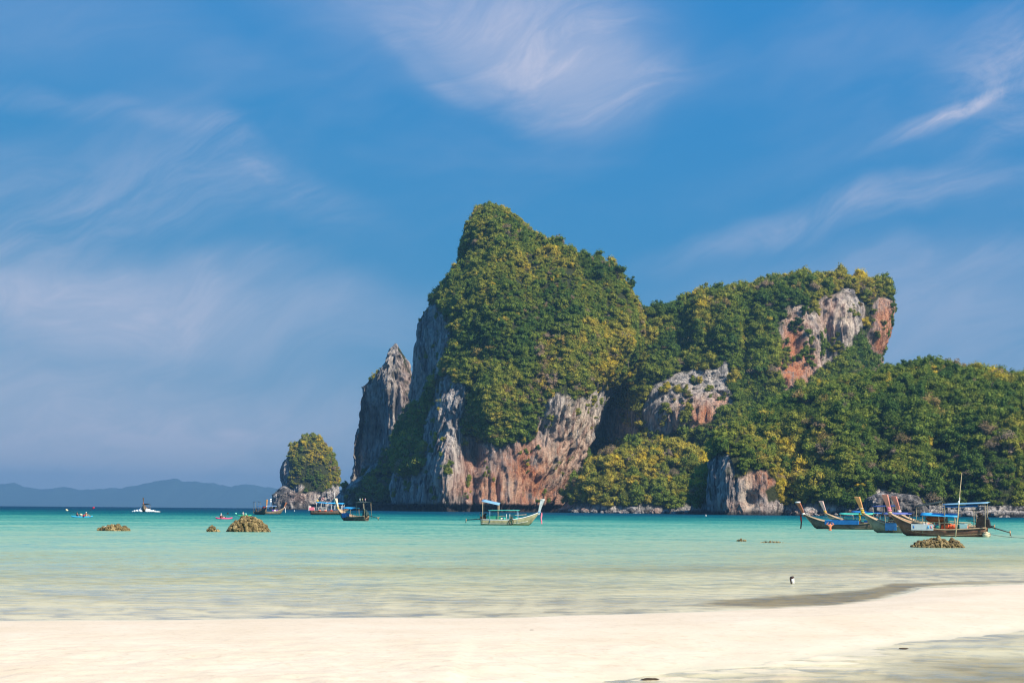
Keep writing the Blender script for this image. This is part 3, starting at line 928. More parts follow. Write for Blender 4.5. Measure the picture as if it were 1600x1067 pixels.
FOREST = []
by = {}
for e in LANDS:
    by.setdefault(e[0].name, e)
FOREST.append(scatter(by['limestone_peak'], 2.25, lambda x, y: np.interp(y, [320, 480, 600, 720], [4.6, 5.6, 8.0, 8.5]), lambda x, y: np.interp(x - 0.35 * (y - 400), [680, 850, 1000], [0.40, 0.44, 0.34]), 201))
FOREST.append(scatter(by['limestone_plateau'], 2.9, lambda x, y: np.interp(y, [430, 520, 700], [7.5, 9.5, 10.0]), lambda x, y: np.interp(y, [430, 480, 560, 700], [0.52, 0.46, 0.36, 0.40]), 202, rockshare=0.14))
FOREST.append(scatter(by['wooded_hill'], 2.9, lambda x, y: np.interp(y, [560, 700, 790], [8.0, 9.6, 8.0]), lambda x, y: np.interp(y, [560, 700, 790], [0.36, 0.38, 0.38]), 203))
FOREST.append(scatter(by['wooded_saddle'], 2.9, lambda x, y: 8.5 + 0 * x, lambda x, y: 0.38 + 0 * x, 209))
FOREST.append(scatter(by['wooded_spur'], 2.9, lambda x, y: 8.0 + 0 * x, lambda x, y: 0.52 + 0 * x, 204))
FOREST.append(scatter(by['wooded_slope'], 3.4, lambda x, y: 7.0 + 0 * x, lambda x, y: 0.35 + 0 * x, 205))
FOREST.append(scatter(by['islet'], 2.7, lambda x, y: 4.6 + 0 * x, lambda x, y: 0.52 + 0 * x, 206))
FOREST.append(scatter(by['limestone_spire'], 6.0, lambda x, y: 4.5 + 0 * x, lambda x, y: 0.42 + 0 * x, 207, rockshare=0.05))
FOREST.append(scatter(by['sea_bluff'], 3.0, lambda x, y: 6.0 + 0 * x, lambda x, y: 0.48 + 0 * x, 208))
pos, sz, tint, var = (np.concatenate([f_[k] for f_ in FOREST]) for k in range(4))
ppx, ppy = proj(pos)
inview = (ppx > -60) & (ppx < 1660)
pos, sz, tint, var, ppx, ppy = pos[inview], sz[inview], tint[inview], var[inview], ppx[inview], ppy[inview]

# the largest 300 stand as trees of their own; the rest is one wood
app = sz / pos[:, 1]
app = np.where((var < 6) & (ppx > 0) & (ppx < 1600) & (ppy < 770), app, 0)
big = np.argsort(-app)[:300]
rest = np.ones(len(pos), bool); rest[big] = False
WHERE = [(640, 1015, 'the tall peak'), (1015, 1400, 'the plateau'), (1400, 1700, 'the right-hand hillside')]


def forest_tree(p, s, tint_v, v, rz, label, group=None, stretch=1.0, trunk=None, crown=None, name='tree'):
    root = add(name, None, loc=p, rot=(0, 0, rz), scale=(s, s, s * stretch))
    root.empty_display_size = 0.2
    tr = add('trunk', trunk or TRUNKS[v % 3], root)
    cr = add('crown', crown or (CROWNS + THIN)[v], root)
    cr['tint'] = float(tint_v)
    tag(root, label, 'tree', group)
    return root


ZONES = [(690, 745, 425, 'near the summit of the tall peak on its left'), (745, 800, 425, 'just below the summit of the tall peak'), (800, 930, 470, 'on the upper right ridge of the tall peak'),
         (640, 730, 600, 'beside the grey left wall of the tall peak'), (730, 800, 560, 'on the middle of the tall peak'), (800, 870, 560, 'on the middle right of the tall peak'),
         (930, 1020, 560, 'on the right shoulder of the tall peak'), (870, 930, 620, 'low on the right flank of the tall peak'), (700, 790, 720, 'on the brow above the red sea cliff'),
         (790, 870, 720, 'above the lit prow of the red sea cliff'), (930, 1020, 690, 'in the ravine between peak and plateau'), (600, 700, 800, 'at the foot of the grey buttress'),
         (870, 960, 800, 'left on the spur above the boulders'), (960, 1060, 800, 'on the spur above the boulders'), (1020, 1110, 590, 'on the saddle above the grey cliff'), (1110, 1190, 590, 'on the plateau left of its highest cliff'),
         (1190, 1290, 500, 'on the plateau top above the orange cliff'), (1290, 1400, 500, 'on the plateau top at its right end'), (1190, 1240, 640, 'left of the orange cliff'), (1240, 1320, 640, 'at the foot of the orange cliff'),
         (1320, 1400, 640, 'below the right end of the plateau'), (1060, 1140, 720, 'below the grey cliff of the plateau'), (1060, 1215, 800, 'around the sea bluff with the cave'), (1140, 1240, 720, 'on the slope above the sea bluff'),
         (1215, 1300, 800, 'near the shore right of the sea bluff'), (1240, 1320, 720, 'on the hillside above the leftmost moored boats'), (1300, 1400, 800, 'near the shore behind the left moored boats'), (1320, 1410, 720, 'on the hillside above the middle moored boats'),
         (1400, 1470, 640, 'near the top of the right-hand hill'), (1470, 1535, 650, 'on the upper right-hand hill'), (1535, 1620, 660, 'on the skyline slope at the right edge'), (1410, 1480, 720, 'halfway up the right-hand hill above the boats'),
         (1480, 1545, 730, 'halfway up the right-hand hill right of the boats'), (1545, 1620, 730, 'halfway up the hill at the right edge'), (1400, 1500, 800, 'near the shore behind the right moored boats'), (1500, 1620, 800, 'near the shore at the right edge')]
KINDS = ['round-crowned', 'dense', 'loose-crowned', 'spreading', 'low bushy', 'tall', 'sparse', 'sparse']
seen = {}
ORDN = ['first', 'second', 'third', 'fourth', 'fifth', 'sixth', 'seventh', 'eighth', 'ninth', 'tenth', 'eleventh', 'twelfth']
for i_ in big:
    tv = tint[i_]
    hue = 'dark green' if tv < 0.25 else 'green' if tv < 0.45 else 'olive green' if tv < 0.62 else 'yellow-green' if tv < 0.8 else 'golden' if tv < 0.88 else 'dry brown'
    zone = next((z[3] for z in ZONES if z[0] <= ppx[i_] < z[1] and ppy[i_] < z[2]), 'in the woods of the headland')
    seen.setdefault((hue, KINDS[int(var[i_])], zone), []).append(i_)
for (hue, kd, zone), lst in seen.items():
    lst.sort(key=lambda q_: ppx[q_])
    for k, i_ in enumerate(lst):
        place = '' if len(lst) == 1 else (('left ', 'right ')[k] if len(lst) == 2 else ORDN[min(k, 11)] + '-from-left ')
        forest_tree(pos[i_], sz[i_], tint[i_], int(var[i_]), RNG.uniform(0, 6.28), '%s%s %s tree %s' % (place, hue, kd, zone), 'woodland trees ' + zone, RNG.uniform(0.85, 1.15))

LV = np.concatenate([e[1] for e in LANDS]); LPX, LPY = proj(LV)


def foothold(px_, py_):
    """the nearest land surface seen at a picture position"""
    d2 = np.hypot(LPX - px_, LPY - py_)
    k = np.where(d2 < 5)[0]
    if len(k):
        return P(px_, py_, float(LV[k, 1].min()))
    return LV[int(np.argmin(d2))].copy() - [0, 0, 1.0]


# trees that stand out one by one: picture position of the foot, distance, size, tint, crown, label
DIST = [
    ((1088, 482), 1150, 15, 0.30, THIN[0], 'airy wide-crowned tree on the skyline saddle between peak and plateau', 1.0),
    ((965, 436), 1285, 13, 0.10, CROWNS[3], 'dark flat-topped tree on the right shoulder of the tall peak', 1.2),
    ((935, 440), 1285, 14, 0.10, CROWNS[1], 'dark rounded tree on the skyline right of the summit', 1.0),
    ((986, 452), 1280, 10, 0.12, CROWNS[5], 'dark narrow tree at the edge of the peak above the saddle', 1.0),
    ((1034, 494), 1150, 11, 0.28, CROWNS[0], 'round green tree at the left end of the saddle skyline', 1.0),
    ((1062, 492), 1150, 12, 0.22, CROWNS[1], 'round dark green tree in the middle of the saddle skyline', 1.0),
    ((1118, 484), 1140, 10, 0.95, THIN[1], 'thin grey dry tree on the skyline right of the airy tree', 1.0),
    ((934, 592), 1178, 13, 0.80, CROWNS[3], 'bright yellow flowering tree low on the right flank of the peak', 1.25),
    ((909, 528), 1200, 7, 0.72, CROWNS[2], 'small lime green tree halfway up the right flank of the peak', 1.0),
    ((1432, 563), 962, 8, 0.10, CROWNS[3], 'flat dark tree on the skyline just right of the plateau cliff', 1.5),
    ((1412, 572), 962, 10, 0.18, CROWNS[0], 'round tree on the skyline under the plateau cliff', 1.0),
    ((1464, 572), 962, 9, 0.14, CROWNS[5], 'pointed dark tree on the skyline of the right-hand hill', 1.2),
    ((768, 690), 1160, 11, 0.74, CROWNS[2], 'lime green tree on the brow above the red cliff', 1.0),
    ((958, 740), 1068, 13, 0.78, CROWNS[3], 'yellow-green tree at the foot of the ravine', 1.0),
    ((990, 752), 1060, 13, 0.48, CROWNS[0], 'domed pale green tree above the shore boulders', 1.0),
    ((1230, 745), 862, 14, 0.30, CROWNS[0], 'big domed dark tree right of the sea cave', 1.0),
    ((1285, 560), 1082, 9, 0.36, CROWNS[5], 'column of hanging greenery splitting the orange cliff', 2.6),
]
for (fx_, fy_), dd, s_, tv, cm, lab, st_ in DIST:
    forest_tree(foothold(fx_, fy_), s_, tv, 0, RNG.uniform(0, 6.28), lab, None, st_, PALETRUNK if tv > 0.7 else None, cm)
for k, ((fx_, fy_), dd, s_, lab) in enumerate([
        ((1292, 778), 846, 12, 'leafless grey tree by the shore left of the moored boats'), ((1394, 760), 838, 10, 'leafless tree above the dark rock outcrop'),
        ((1553, 772), 838, 13, 'tall pale leafless tree behind the right-hand boat sterns'), ((885, 520), 1200, 12, 'leafless brown tree high on the right flank of the peak'),
        ((770, 585), 1172, 9, 'leafless pinkish tree on the lower left brow of the peak'), ((1120, 755), 930, 7, 'small leafless tree on top of the sea bluff'), ((1380, 748), 850, 8, 'low bare tree on the lower right-hand hillside')]):
    root = add('bare_tree', None, loc=foothold(fx_, fy_), rot=(0, 0, k * 1.3), scale=(s_,) * 3)
    add('branches', BARES[k % 2], root)
    tag(root, lab, 'tree')

# the wood itself: instances on points
pts = bpy.data.meshes.new('forest')
n_ = int(rest.sum())
pts.vertices.add(n_)
pts.vertices.foreach_set('co', pos[rest].astype(np.float32).ravel())
for nm, ty, val in (('size', 'FLOAT', sz[rest]), ('tint', 'FLOAT', tint[rest]), ('turn', 'FLOAT', RNG.uniform(0, 6.28, n_)), ('tall', 'FLOAT', RNG.uniform(0.8, 1.35, n_))):
    pts.attributes.new(nm, ty, 'POINT').data.foreach_set('value', val.astype(np.float32))
pts.attributes.new('variant', 'INT', 'POINT').data.foreach_set('value', var[rest].astype(np.int32))
forest = add('forest', pts)
tag(forest, 'dense tropical woods and scrub covering the headland', kind='stuff')
ng = bpy.data.node_groups.new('forest_nodes', 'GeometryNodeTree')
ng.interface.new_socket('Geometry', in_out='INPUT', socket_type='NodeSocketGeometry')
ng.interface.new_socket('Geometry', in_out='OUTPUT', socket_type='NodeSocketGeometry')
N = ng.nodes; LK = ng.links
gi, go = N.new('NodeGroupInput'), N.new('NodeGroupOutput')
ci = N.new('GeometryNodeCollectionInfo')
ci.inputs['Collection'].default_value = lib
ci.inputs['Separate Children'].default_value = True
ci.inputs['Reset Children'].default_value = True
iop = N.new('GeometryNodeInstanceOnPoints')
iop.inputs['Pick Instance'].default_value = True


def named(nm, ty):
    x = N.new('GeometryNodeInputNamedAttribute'); x.data_type = ty; x.inputs['Name'].default_value = nm
    return x.outputs['Attribute']


cxr = N.new('ShaderNodeCombineXYZ'); LK.new(named('turn', 'FLOAT'), cxr.inputs[2])
cxs = N.new('ShaderNodeCombineXYZ'); sa = named('size', 'FLOAT')
ml = N.new('ShaderNodeMath'); ml.operation = 'MULTIPLY'; LK.new(sa, ml.inputs[0]); LK.new(named('tall', 'FLOAT'), ml.inputs[1])
LK.new(sa, cxs.inputs[0]); LK.new(sa, cxs.inputs[1]); LK.new(ml.outputs[0], cxs.inputs[2])
LK.new(gi.outputs[0], iop.inputs['Points']); LK.new(ci.outputs[0], iop.inputs['Instance'])
LK.new(named('variant', 'INT'), iop.inputs['Instance Index'])
LK.new(cxr.outputs[0], iop.inputs['Rotation']); LK.new(cxs.outputs[0], iop.inputs['Scale'])
LK.new(iop.outputs[0], go.inputs[0])
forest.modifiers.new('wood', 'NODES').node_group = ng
print('forest', n_, 'of', len(pos))

# boulders along the foot of the headland
BOULD = []
for k in range(6):
    b = MB(); v, f_ = ICO2
    v = v * [1.0, 0.9, 0.72]
    v = v * (1 + 0.55 * fbm(v * 1.3 + k * 9, 3, 300 + k, 0.6)[:, None])
    v = np.round(v * 5 + 0.35 * fbm(v * 3, 2, 310 + k)[:, None]) / 5 * 0.45 + v * 0.55
    zr = v[:, 2]
    BOULD.append(mesh_np('boulder', v, f_, [ROCK], {'stain': np.full(len(v), 0.3 if k % 3 == 0 else 0.0), 'pale': np.full(len(v), 0.0), 'moss': np.zeros(len(v)), 'wet': np.clip(0.35 - zr * 0.9, 0, 0.9)}, smooth=False))
g = np.random.default_rng(77)
bl = []
for k in range(120):
    if k < 80:
        bx = g.uniform(866, 1270); d = np.interp(bx, [866, 930, 1140, 1150, 1220, 1270], [1150, 1052, 1046, 890, 884, 838]) - g.uniform(0, 14)
        s = min(6.5, g.lognormal(math.log(2.5), 0.5))
    else:
        bx = g.uniform(1270, 1640); d = 826 - g.uniform(0, 8)
        s = min(3.0, g.lognormal(math.log(1.3), 0.4))
    bl.append((bx, d, s, k))
bl.sort()
STRETCH = [(866, 900, 'at the right foot of the red cliff'), (900, 945, 'below the left end of the wooded spur'), (945, 1000, 'below the yellow-green tree of the spur'), (1000, 1060, 'below the middle of the wooded spur'),
           (1060, 1112, 'left of the sea bluff'), (1112, 1165, 'at the foot of the sea bluff'), (1165, 1215, 'below the sea cave'), (1215, 1262, 'right of the sea bluff'), (1262, 1360, 'behind the leftmost moored boats'),
           (1360, 1450, 'under the dark rock outcrop'), (1450, 1530, 'behind the right moored boats'), (1530, 1700, 'near the right edge')]
groups = {}
for it in bl:
    z = next(q_[2] for q_ in STRETCH if q_[0] <= it[0] < q_[1])
    w_ = 'large' if it[2] > 3.6 else 'middling' if it[2] > 1.9 else 'small'
    groups.setdefault((w_, z), []).append(it)
ORD = ['first', 'second', 'third', 'fourth', 'fifth', 'sixth', 'seventh', 'eighth', 'ninth', 'tenth', 'eleventh', 'twelfth']
for (w_, z), lst in groups.items():
    for k, (bx, d, s, j) in enumerate(lst):
        c_ = P(bx, 800, d); c_[2] = sea_z(d) + s * g.uniform(-0.1, 0.7)
        o = add('boulder', BOULD[j % 6], loc=c_, rot=(g.uniform(-.4, .4), g.uniform(-.4, .4), g.uniform(0, 6.28)), scale=(s * g.uniform(0.9, 1.5), s, s * g.uniform(0.7, 1.1)))
        lab = '%s grey boulder on the waterline %s' % (w_, z) if len(lst) == 1 else '%s-from-left %s boulder %s' % (ORD[min(k, 11)], w_, z)
        tag(o, lab, 'boulder', 'shore boulders ' + z)


# ------------------------------------------------------------------ boats
WOOD_GREY = paint('weathered_wood', (0.25, 0.22, 0.155), 0.8, 0.35, 1.6, worn=(0.17, 0.15, 0.11))
WOOD_DARK = paint('dark_hull_wood', (0.13, 0.10, 0.075), 0.75, 0.35, 1.6, worn=(0.22, 0.19, 0.14))
WOOD_RED = paint('red_brown_wood', (0.17, 0.085, 0.055), 0.7, 0.35, 1.6, worn=(0.10, 0.06, 0.04))
WOOD_PALE = paint('pale_varnished_wood', (0.50, 0.36, 0.23), 0.55, 0.2, 2.0)
WOOD_ORANGE = paint('orange_varnish', (0.62, 0.29, 0.10), 0.45, 0.2, 2.0)
WOOD_PINK = paint('pink_varnish', (0.56, 0.22, 0.16), 0.5, 0.2, 2.0)
WOOD_BROWN = paint('brown_varnish', (0.33, 0.12, 0.06), 0.5, 0.2, 2.0)
BLUE = paint('blue_tarpaulin', (0.02, 0.17, 0.46), 0.6, 0.2, 1.5)
SKYBLUE = paint('sky_blue_tarpaulin', (0.03, 0.31, 0.62), 0.6, 0.2, 1.5)
NAVY = paint('navy_tarpaulin', (0.02, 0.045, 0.16), 0.7, 0.3, 1.5)
TEAL = paint('teal_tarpaulin', (0.06, 0.45, 0.36), 0.6, 0.2, 1.5)
GREEN = paint('green_paint', (0.03, 0.24, 0.16), 0.5, 0.2, 2.0)
GREYBLUE = paint('grey_blue_sheet', (0.18, 0.36, 0.52), 0.5, 0.2, 2.0)
BLACKISH = paint('dark_canvas', (0.035, 0.05, 0.05), 0.8, 0.3, 2.0)
IRON = paint('oily_iron', (0.035, 0.03, 0.03), 0.5, 0.4, 6.0, metal=0.3, worn=(0.14, 0.06, 0.03))
RUBBER = paint('black_rubber', (0.02, 0.02, 0.02), 0.8, 0.2, 3.0)
WHITE = paint('white_paint', (0.78, 0.77, 0.74), 0.5, 0.08, 3.0)
RED = paint('red_cloth', (0.62, 0.05, 0.05), 0.8, 0.2, 3.0)
PINK = paint('pink_cloth', (0.75, 0.20, 0.27), 0.8, 0.2, 3.0)
YELLOW = paint('yellow_cloth', (0.58, 0.38, 0.05), 0.8, 0.2, 3.0)
MAROON = paint('maroon_cloth', (0.15, 0.025, 0.03), 0.8, 0.2, 3.0)
ORANGE = paint('orange_vest', (0.80, 0.13, 0.05), 0.8, 0.2, 3.0)
PURPLE = paint('purple_cloth', (0.20, 0.08, 0.42), 0.8, 0.2, 3.0)
ROPE = paint('rope', (0.55, 0.48, 0.33), 0.9, 0.2, 8.0)
BAMBOO = paint('bamboo', (0.55, 0.43, 0.26), 0.7, 0.2, 3.0)
SHEER_COLS = {'pale': WOOD_PALE, 'white': WHITE}


def hull_parts(root, L, beam, fb, stern, bow, hull_mat, rail_mat, inner_mat):
    ns = 26
    s = np.linspace(0, 1, ns)
    w_ = beam / 2 * np.interp(s, [0, 0.15, 0.4, 0.65, 0.82, 0.93, 1.0], [0.62, 0.82, 1.0, 0.92, 0.62, 0.30, 0.05])
    zs = fb + (stern - fb) * (1 - np.clip(s / 0.45, 0, 1)) ** 1.6 + (bow - fb) * np.clip((s - 0.35) / 0.65, 0, 1) ** 2.2
    zk = np.interp(s, [0, 0.1, 0.7, 0.85, 0.93, 1.0], [-0.12, -0.3, -0.3, -0.15, 0.25, bow * 0.62])
    xk = -L / 2 + L * s * 0.93
    xs_ = -L / 2 + L * s
    fl = np.maximum(np.minimum(0.16, zs - 0.25), zk + 0.10 + 0.05 * (zs - zk))
    th = np.minimum(0.06, w_ * 0.4)
    rings = []
    for sg in (1, -1):
        pts_ = [(xs_, sg * w_, zs), (xk + (xs_ - xk) * 0.55, sg * w_ * 0.93, zk + (zs - zk) * 0.58), (xk + (xs_ - xk) * 0.2, sg * w_ * 0.66, zk + (zs - zk) * 0.2)]
        ip = [(xs_ - 0.02, sg * (w_ - th), zs), (xk + (xs_ - xk) * 0.5, sg * np.maximum(w_ * 0.84 - th, 0.01), np.maximum(fl, zk + (zs - zk) * 0.35))]
        rings.append((pts_, ip))
    kel = (xk, 0 * s, zk); flo = (xk + 0.1 * (xs_ - xk), 0 * s, fl)
    seq = rings[0][0] + [kel] + rings[1][0][::-1] + rings[1][1] + [flo] + rings[0][1][::-1]
    V = np.array([np.stack(p_, -1) for p_ in seq]).transpose(1, 0, 2)
    m = V.shape[1]
    idx = np.arange(ns * m).reshape(ns, m); nx = np.roll(idx, -1, 1)
    q_ = np.stack([idx[:-1], idx[1:], nx[1:], nx[:-1]], -1)
    matidx = np.zeros((ns - 1, m), int); matidx[:, 7:11] = 1
    cap0 = np.stack([idx[0, 0:3], idx[0, 1:4], np.array([idx[0, 9]] * 3), np.array([idx[0, 9]] * 3)], -1)[:, :3]
    cap1 = np.stack([idx[0, 3:6], idx[0, 4:7], np.array([idx[0, 9]] * 3)], -1)
    caps = np.concatenate([cap0, cap1, [[idx[0, 0], idx[0, 9], idx[0, 10]], [idx[0, 0], idx[0, 10], idx[0, 11]], [idx[0, 6], idx[0, 7], idx[0, 8]], [idx[0, 6], idx[0, 8], idx[0, 9]]]])
    me = mesh_np('hull', V.reshape(-1, 3), [q_.reshape(-1, 4), caps], [hull_mat, inner_mat], fmat=np.concatenate([matidx.ravel(), np.zeros(len(caps), int)]))
    hl = add('hull', me, root)
    for sg in (1, -1):
        MB().tube(np.stack([xs_, sg * (w_ + 0.005), zs + 0.02], -1), 0.055, 5).build('gunwale', rail_mat, root)
    # rubbing strake just above the water
    b_ = MB()
    for sg in (1, -1):
        k_ = slice(0, 22)
        b_.tube(np.stack([xk + (xs_ - xk) * 0.45, sg * (w_ * 0.905), zk + (zs - zk) * 0.5], -1)[k_], 0.025, 4)
    b_.build('strake', rail_mat, hl)
    b_ = MB()
    for t_ in (0.28, 0.45, 0.6, 0.74):
        k_ = int(t_ * (ns - 1))
        MB().box((xs_[k_], 0, fl[k_] + 0.36), (0.26, w_[k_] * 1.72, 0.05)).build('bench', inner_mat, root)
    return xs_, w_, zs, fl


def stem_post(root, L, bow, top, lean, mat, tip=None, width=0.46):
    """tall flat prow board that widens towards its top"""
    z = np.linspace(0, 1, 7)
    b_ = MB()
    V = []
    for k in z:
        x = L / 2 - 0.10 + lean * k ** 1.3; zz = bow - 0.35 + (top - bow + 0.35) * k
        hw = 0.08 + (width / 2 - 0.05) * k ** 1.5; ht = 0.14 + 0.15 * k ** 1.6
        V += [(x - ht, -hw, zz), (x + ht, -hw, zz), (x + ht, hw, zz), (x - ht, hw, zz)]
    idx = np.arange(28).reshape(7, 4); nx = np.roll(idx, -1, 1)
    q_ = np.stack([idx[:-1], nx[:-1], nx[1:], idx[1:]], -1).reshape(-1, 4)
    q_ = np.concatenate([q_, [[3, 2, 1, 0], [24, 25, 26, 27]]])
    b_.raw(V, q_)
    p_ = b_.build('stem_post', mat, root, smooth=False)
    if tip:
        MB().box((L / 2 - 0.10 + lean, 0, top + 0.03), (0.62, width + 0.06, 0.16)).build('tip', tip, p_)
    return p_


def ribbon(root, L, bow, lean, top, wraps, hang=None):
    for k, mt in enumerate(wraps):
        kk = 0.18 + 0.10 * k
        x = L / 2 - 0.10 + lean * kk ** 1.3; zz = bow - 0.35 + (top - bow + 0.35) * kk
        MB().ball((x, 0, zz), (0.24, 0.22, 0.15), 1, 0.25, k).build('ribbon_wrap', mt, root)
    if hang:
        mt, ln = hang
        x = L / 2 + lean * 0.2 + 0.16; z0 = bow - 0.05
        n = 7
        for j, (dy, tw) in enumerate(((0.10, 0.0), (-0.08, 0.9))):
            zz = np.linspace(0, -ln * (1 - 0.12 * j), n)
            V = []
            for k in range(n):
                wv_ = 0.05 * math.sin(k * 1.3 + tw)
                V += [(x + wv_ - 0.07, dy - 0.02, z0 + zz[k]), (x + wv_ + 0.09, dy, z0 + zz[k]), (x + wv_ + 0.09, dy + 0.03, z0 + zz[k]), (x + wv_ - 0.07, dy + 0.02, z0 + zz[k])]
            idx = np.arange(4 * n).reshape(n, 4); nx = np.roll(idx, -1, 1)
            q_ = np.stack([idx[:-1], nx[:-1], nx[1:], idx[1:]], -1).reshape(-1, 4)
            MB().raw(V, q_).build('ribbon_tail', mt, root)


def canopy(root, x0, x1, z0, z1, wid, mat, base, post_mat, arch=0.14, under=None, sag=0.0, posts=2, roll=0.0):
    """cloth roof on posts: z0 at its stern end, z1 at its bow end"""
    nx_, ny_ = 7, 7
    V = []
    for sgn, th in ((1, 0.0), (-1, 0.04)):
        for i_ in range(nx_):
            for j_ in range(ny_):
                u, v = i_ / (nx_ - 1), j_ / (ny_ - 1) * 2 - 1
                V.append((x0 + (x1 - x0) * u, v * wid / 2, z0 + (z1 - z0) * u + arch * (1 - v * v) - sag * 4 * u * (1 - u) - th + roll * v))
    A = np.arange(nx_ * ny_).reshape(nx_, ny_); Bm = A + nx_ * ny_
    q_ = [np.stack([A[:-1, :-1], A[1:, :-1], A[1:, 1:], A[:-1, 1:]], -1).reshape(-1, 4), np.stack([Bm[:-1, :-1], Bm[:-1, 1:], Bm[1:, 1:], Bm[1:, :-1]], -1).reshape(-1, 4)]
    for e, f_ in ((A[:, 0], Bm[:, 0]), (A[0, ::-1], Bm[0, ::-1]), (A[::-1, -1], Bm[::-1, -1]), (A[-1], Bm[-1])):
        q_.append(np.stack([e[:-1], f_[:-1], f_[1:], e[1:]], -1))
    c_ = MB().raw(V, np.concatenate(q_)).build('canopy', mat, root)
    for u in np.linspace(0.06, 0.94, posts):
        for v in (-0.92, 0.92):
            x = x0 + (x1 - x0) * u
            MB().tube([(x, v * wid / 2 * 0.96, base), (x, v * wid / 2, z0 + (z1 - z0) * u + 0.02 + roll * v)], 0.04, 5).build('post', post_mat, c_)
    return c_


def engine(root, L, stern, tail_to, body=IRON, scale=1.0):
    """car engine swivelled on the stern with its long propeller shaft"""
    x = -L / 2 + 0.35; z = stern + 0.25
    e = MB().box((x, 0, z + 0.32 * scale), (0.95 * scale, 0.52 * scale, 0.55 * scale), taper=0.8)
    e.box((x + 0.1, 0, z + 0.70 * scale), (0.55 * scale, 0.36 * scale, 0.30 * scale), taper=0.85).ball((x + 0.3, 0.1, z + 0.95 * scale), (0.20 * scale, 0.20 * scale, 0.14 * scale), 1)
    e.tube([(x - 0.45, 0.2, z + 0.4), (x - 0.55, 0.28, z + 0.9), (x - 0.4, 0.3, z + 1.15)], 0.05, 5)
    eb = e.build('engine', body, root, smooth=False)
    MB().box((x, 0, z - 0.05), (0.5, 0.3, 0.30)).build('mount', IRON, eb)
    MB().tube([(x + 0.4, 0, z + 0.5), (x + 1.1, 0.05, z + 0.75), (x + 1.5, 0.05, z + 0.72)], 0.03, 5).build('steering_handle', IRON, eb)
    t0 = np.array([x - 0.4, 0, z + 0.25]); t1 = np.array(tail_to, float)
    MB().tube([t0, t0 + (t1 - t0) * 0.3, t1], [0.10, 0.06, 0.05], 6).build('tail_shaft', IRON, eb)
    pr = MB()
    d = (t1 - t0) / np.linalg.norm(t1 - t0)
    pr.ball(t1, 0.09, 1)
    for k in range(3):
        a = k * 2.094 + 0.5
        pr.box(t1 + [0, 0.17 * math.cos(a), 0.17 * math.sin(a)], (0.05, 0.12, 0.30), rx=a - math.pi / 2)
    pr.build('propeller', paint('bronze', (0.42, 0.26, 0.14), 0.4, 0.2, 4, metal=0.4), eb)
    MB().tube([t1 + [0, 0, 0.05], t1 + [-0.10, 0, -0.42]], 0.03, 4).build('skeg', IRON, eb)
    return eb


def longtail(label, at, heading, L=9.4, beam=1.7, fb=0.72, stern=0.95, bow=2.15, top=4.0, lean=0.75, hull=WOOD_GREY, rail=WOOD_PALE, inner=WOOD_PALE, stem=WOOD_BROWN, tip=None,
             wraps=(), hang=None, canopies=(), tail=(-6.9, 0, 0.9), eng=True, engs=1.0, group=None, scale=1.0, name='longtail_boat', eng_body=IRON, heel=0.0):
    root = add(name, None, loc=at, rot=(heel, 0, heading), scale=scale)
    tag(root, label, 'boat', group)
    hull_parts(root, L, beam, fb, stern, bow, hull, rail, inner)
    stem_post(root, L, bow, top, lean, stem, tip)
    ribbon(root, L, bow, lean, top, wraps, hang)
    for (s0, s1, z0, z1, mt, kw) in canopies:
        canopy(root, -L / 2 + s0 * L, -L / 2 + s1 * L, z0, z1, beam * kw.get('w', 0.98), mt, fb * 0.5, kw.get('post', WOOD_GREY), kw.get('arch', 0.12), sag=kw.get('sag', 0.0), posts=kw.get('n', 2), roll=kw.get('roll', 0.0))
    if eng:
        engine(root, L, stern - 0.35, tail, eng_body, engs)
    return root


MOORED = 'longtail boats moored by the headland'
# centre boat, side on, prow to the right
c0 = on_sea(797, 820.5)
bt = longtail('grey-green longtail boat moored alone in mid-bay with a red ribbon on its prow', c0, R(-6), L=8.6, fb=0.75, stern=0.78, bow=1.95, top=3.75, lean=0.55,
              hull=paint('olive_hull', (0.27, 0.26, 0.15), 0.8, 0.35, 1.2, worn=(0.13, 0.12, 0.075)), rail=WHITE, stem=paint('grey_cloth_wrap', (0.55, 0.58, 0.58), 0.8, 0.25, 3.0), tip=WHITE, wraps=[GREYBLUE], hang=(PINK, 1.65),
              canopies=[(0.02, 0.32, 3.65, 3.12, GREYBLUE, {'w': 0.95, 'post': WOOD_PALE, 'arch': 0.03, 'roll': 0.17}), (0.13, 0.66, 2.16, 2.20, TEAL, {'arch': 0.06, 'post': GREYBLUE})], tail=(-6.5, 0.1, 0.72))
MB().box((-2.3, 0, 1.02), (1.9, 1.1, 0.62)).build('storage_box', GREEN, bt, smooth=False)
th_ = np.linspace(0, 2 * math.pi, 20)
MB().tube(np.stack([0.25 + 0.30 * np.cos(th_), np.full(20, -0.93), 0.52 + 0.42 * np.sin(th_)], -1), 0.06, 6).build('tyre_fender', RUBBER, bt)
MB().tube([(0.25, -0.9, 0.92), (0.25, -0.86, 1.0)], 0.02, 4).build('fender_rope', ROPE, bt)
for x_ in (0.0, -0.5):
    MB().tube([(x_, -0.5, 0.8), (x_, -0.5, 1.65)], 0.035, 5).build('rail_post', WHITE, bt)

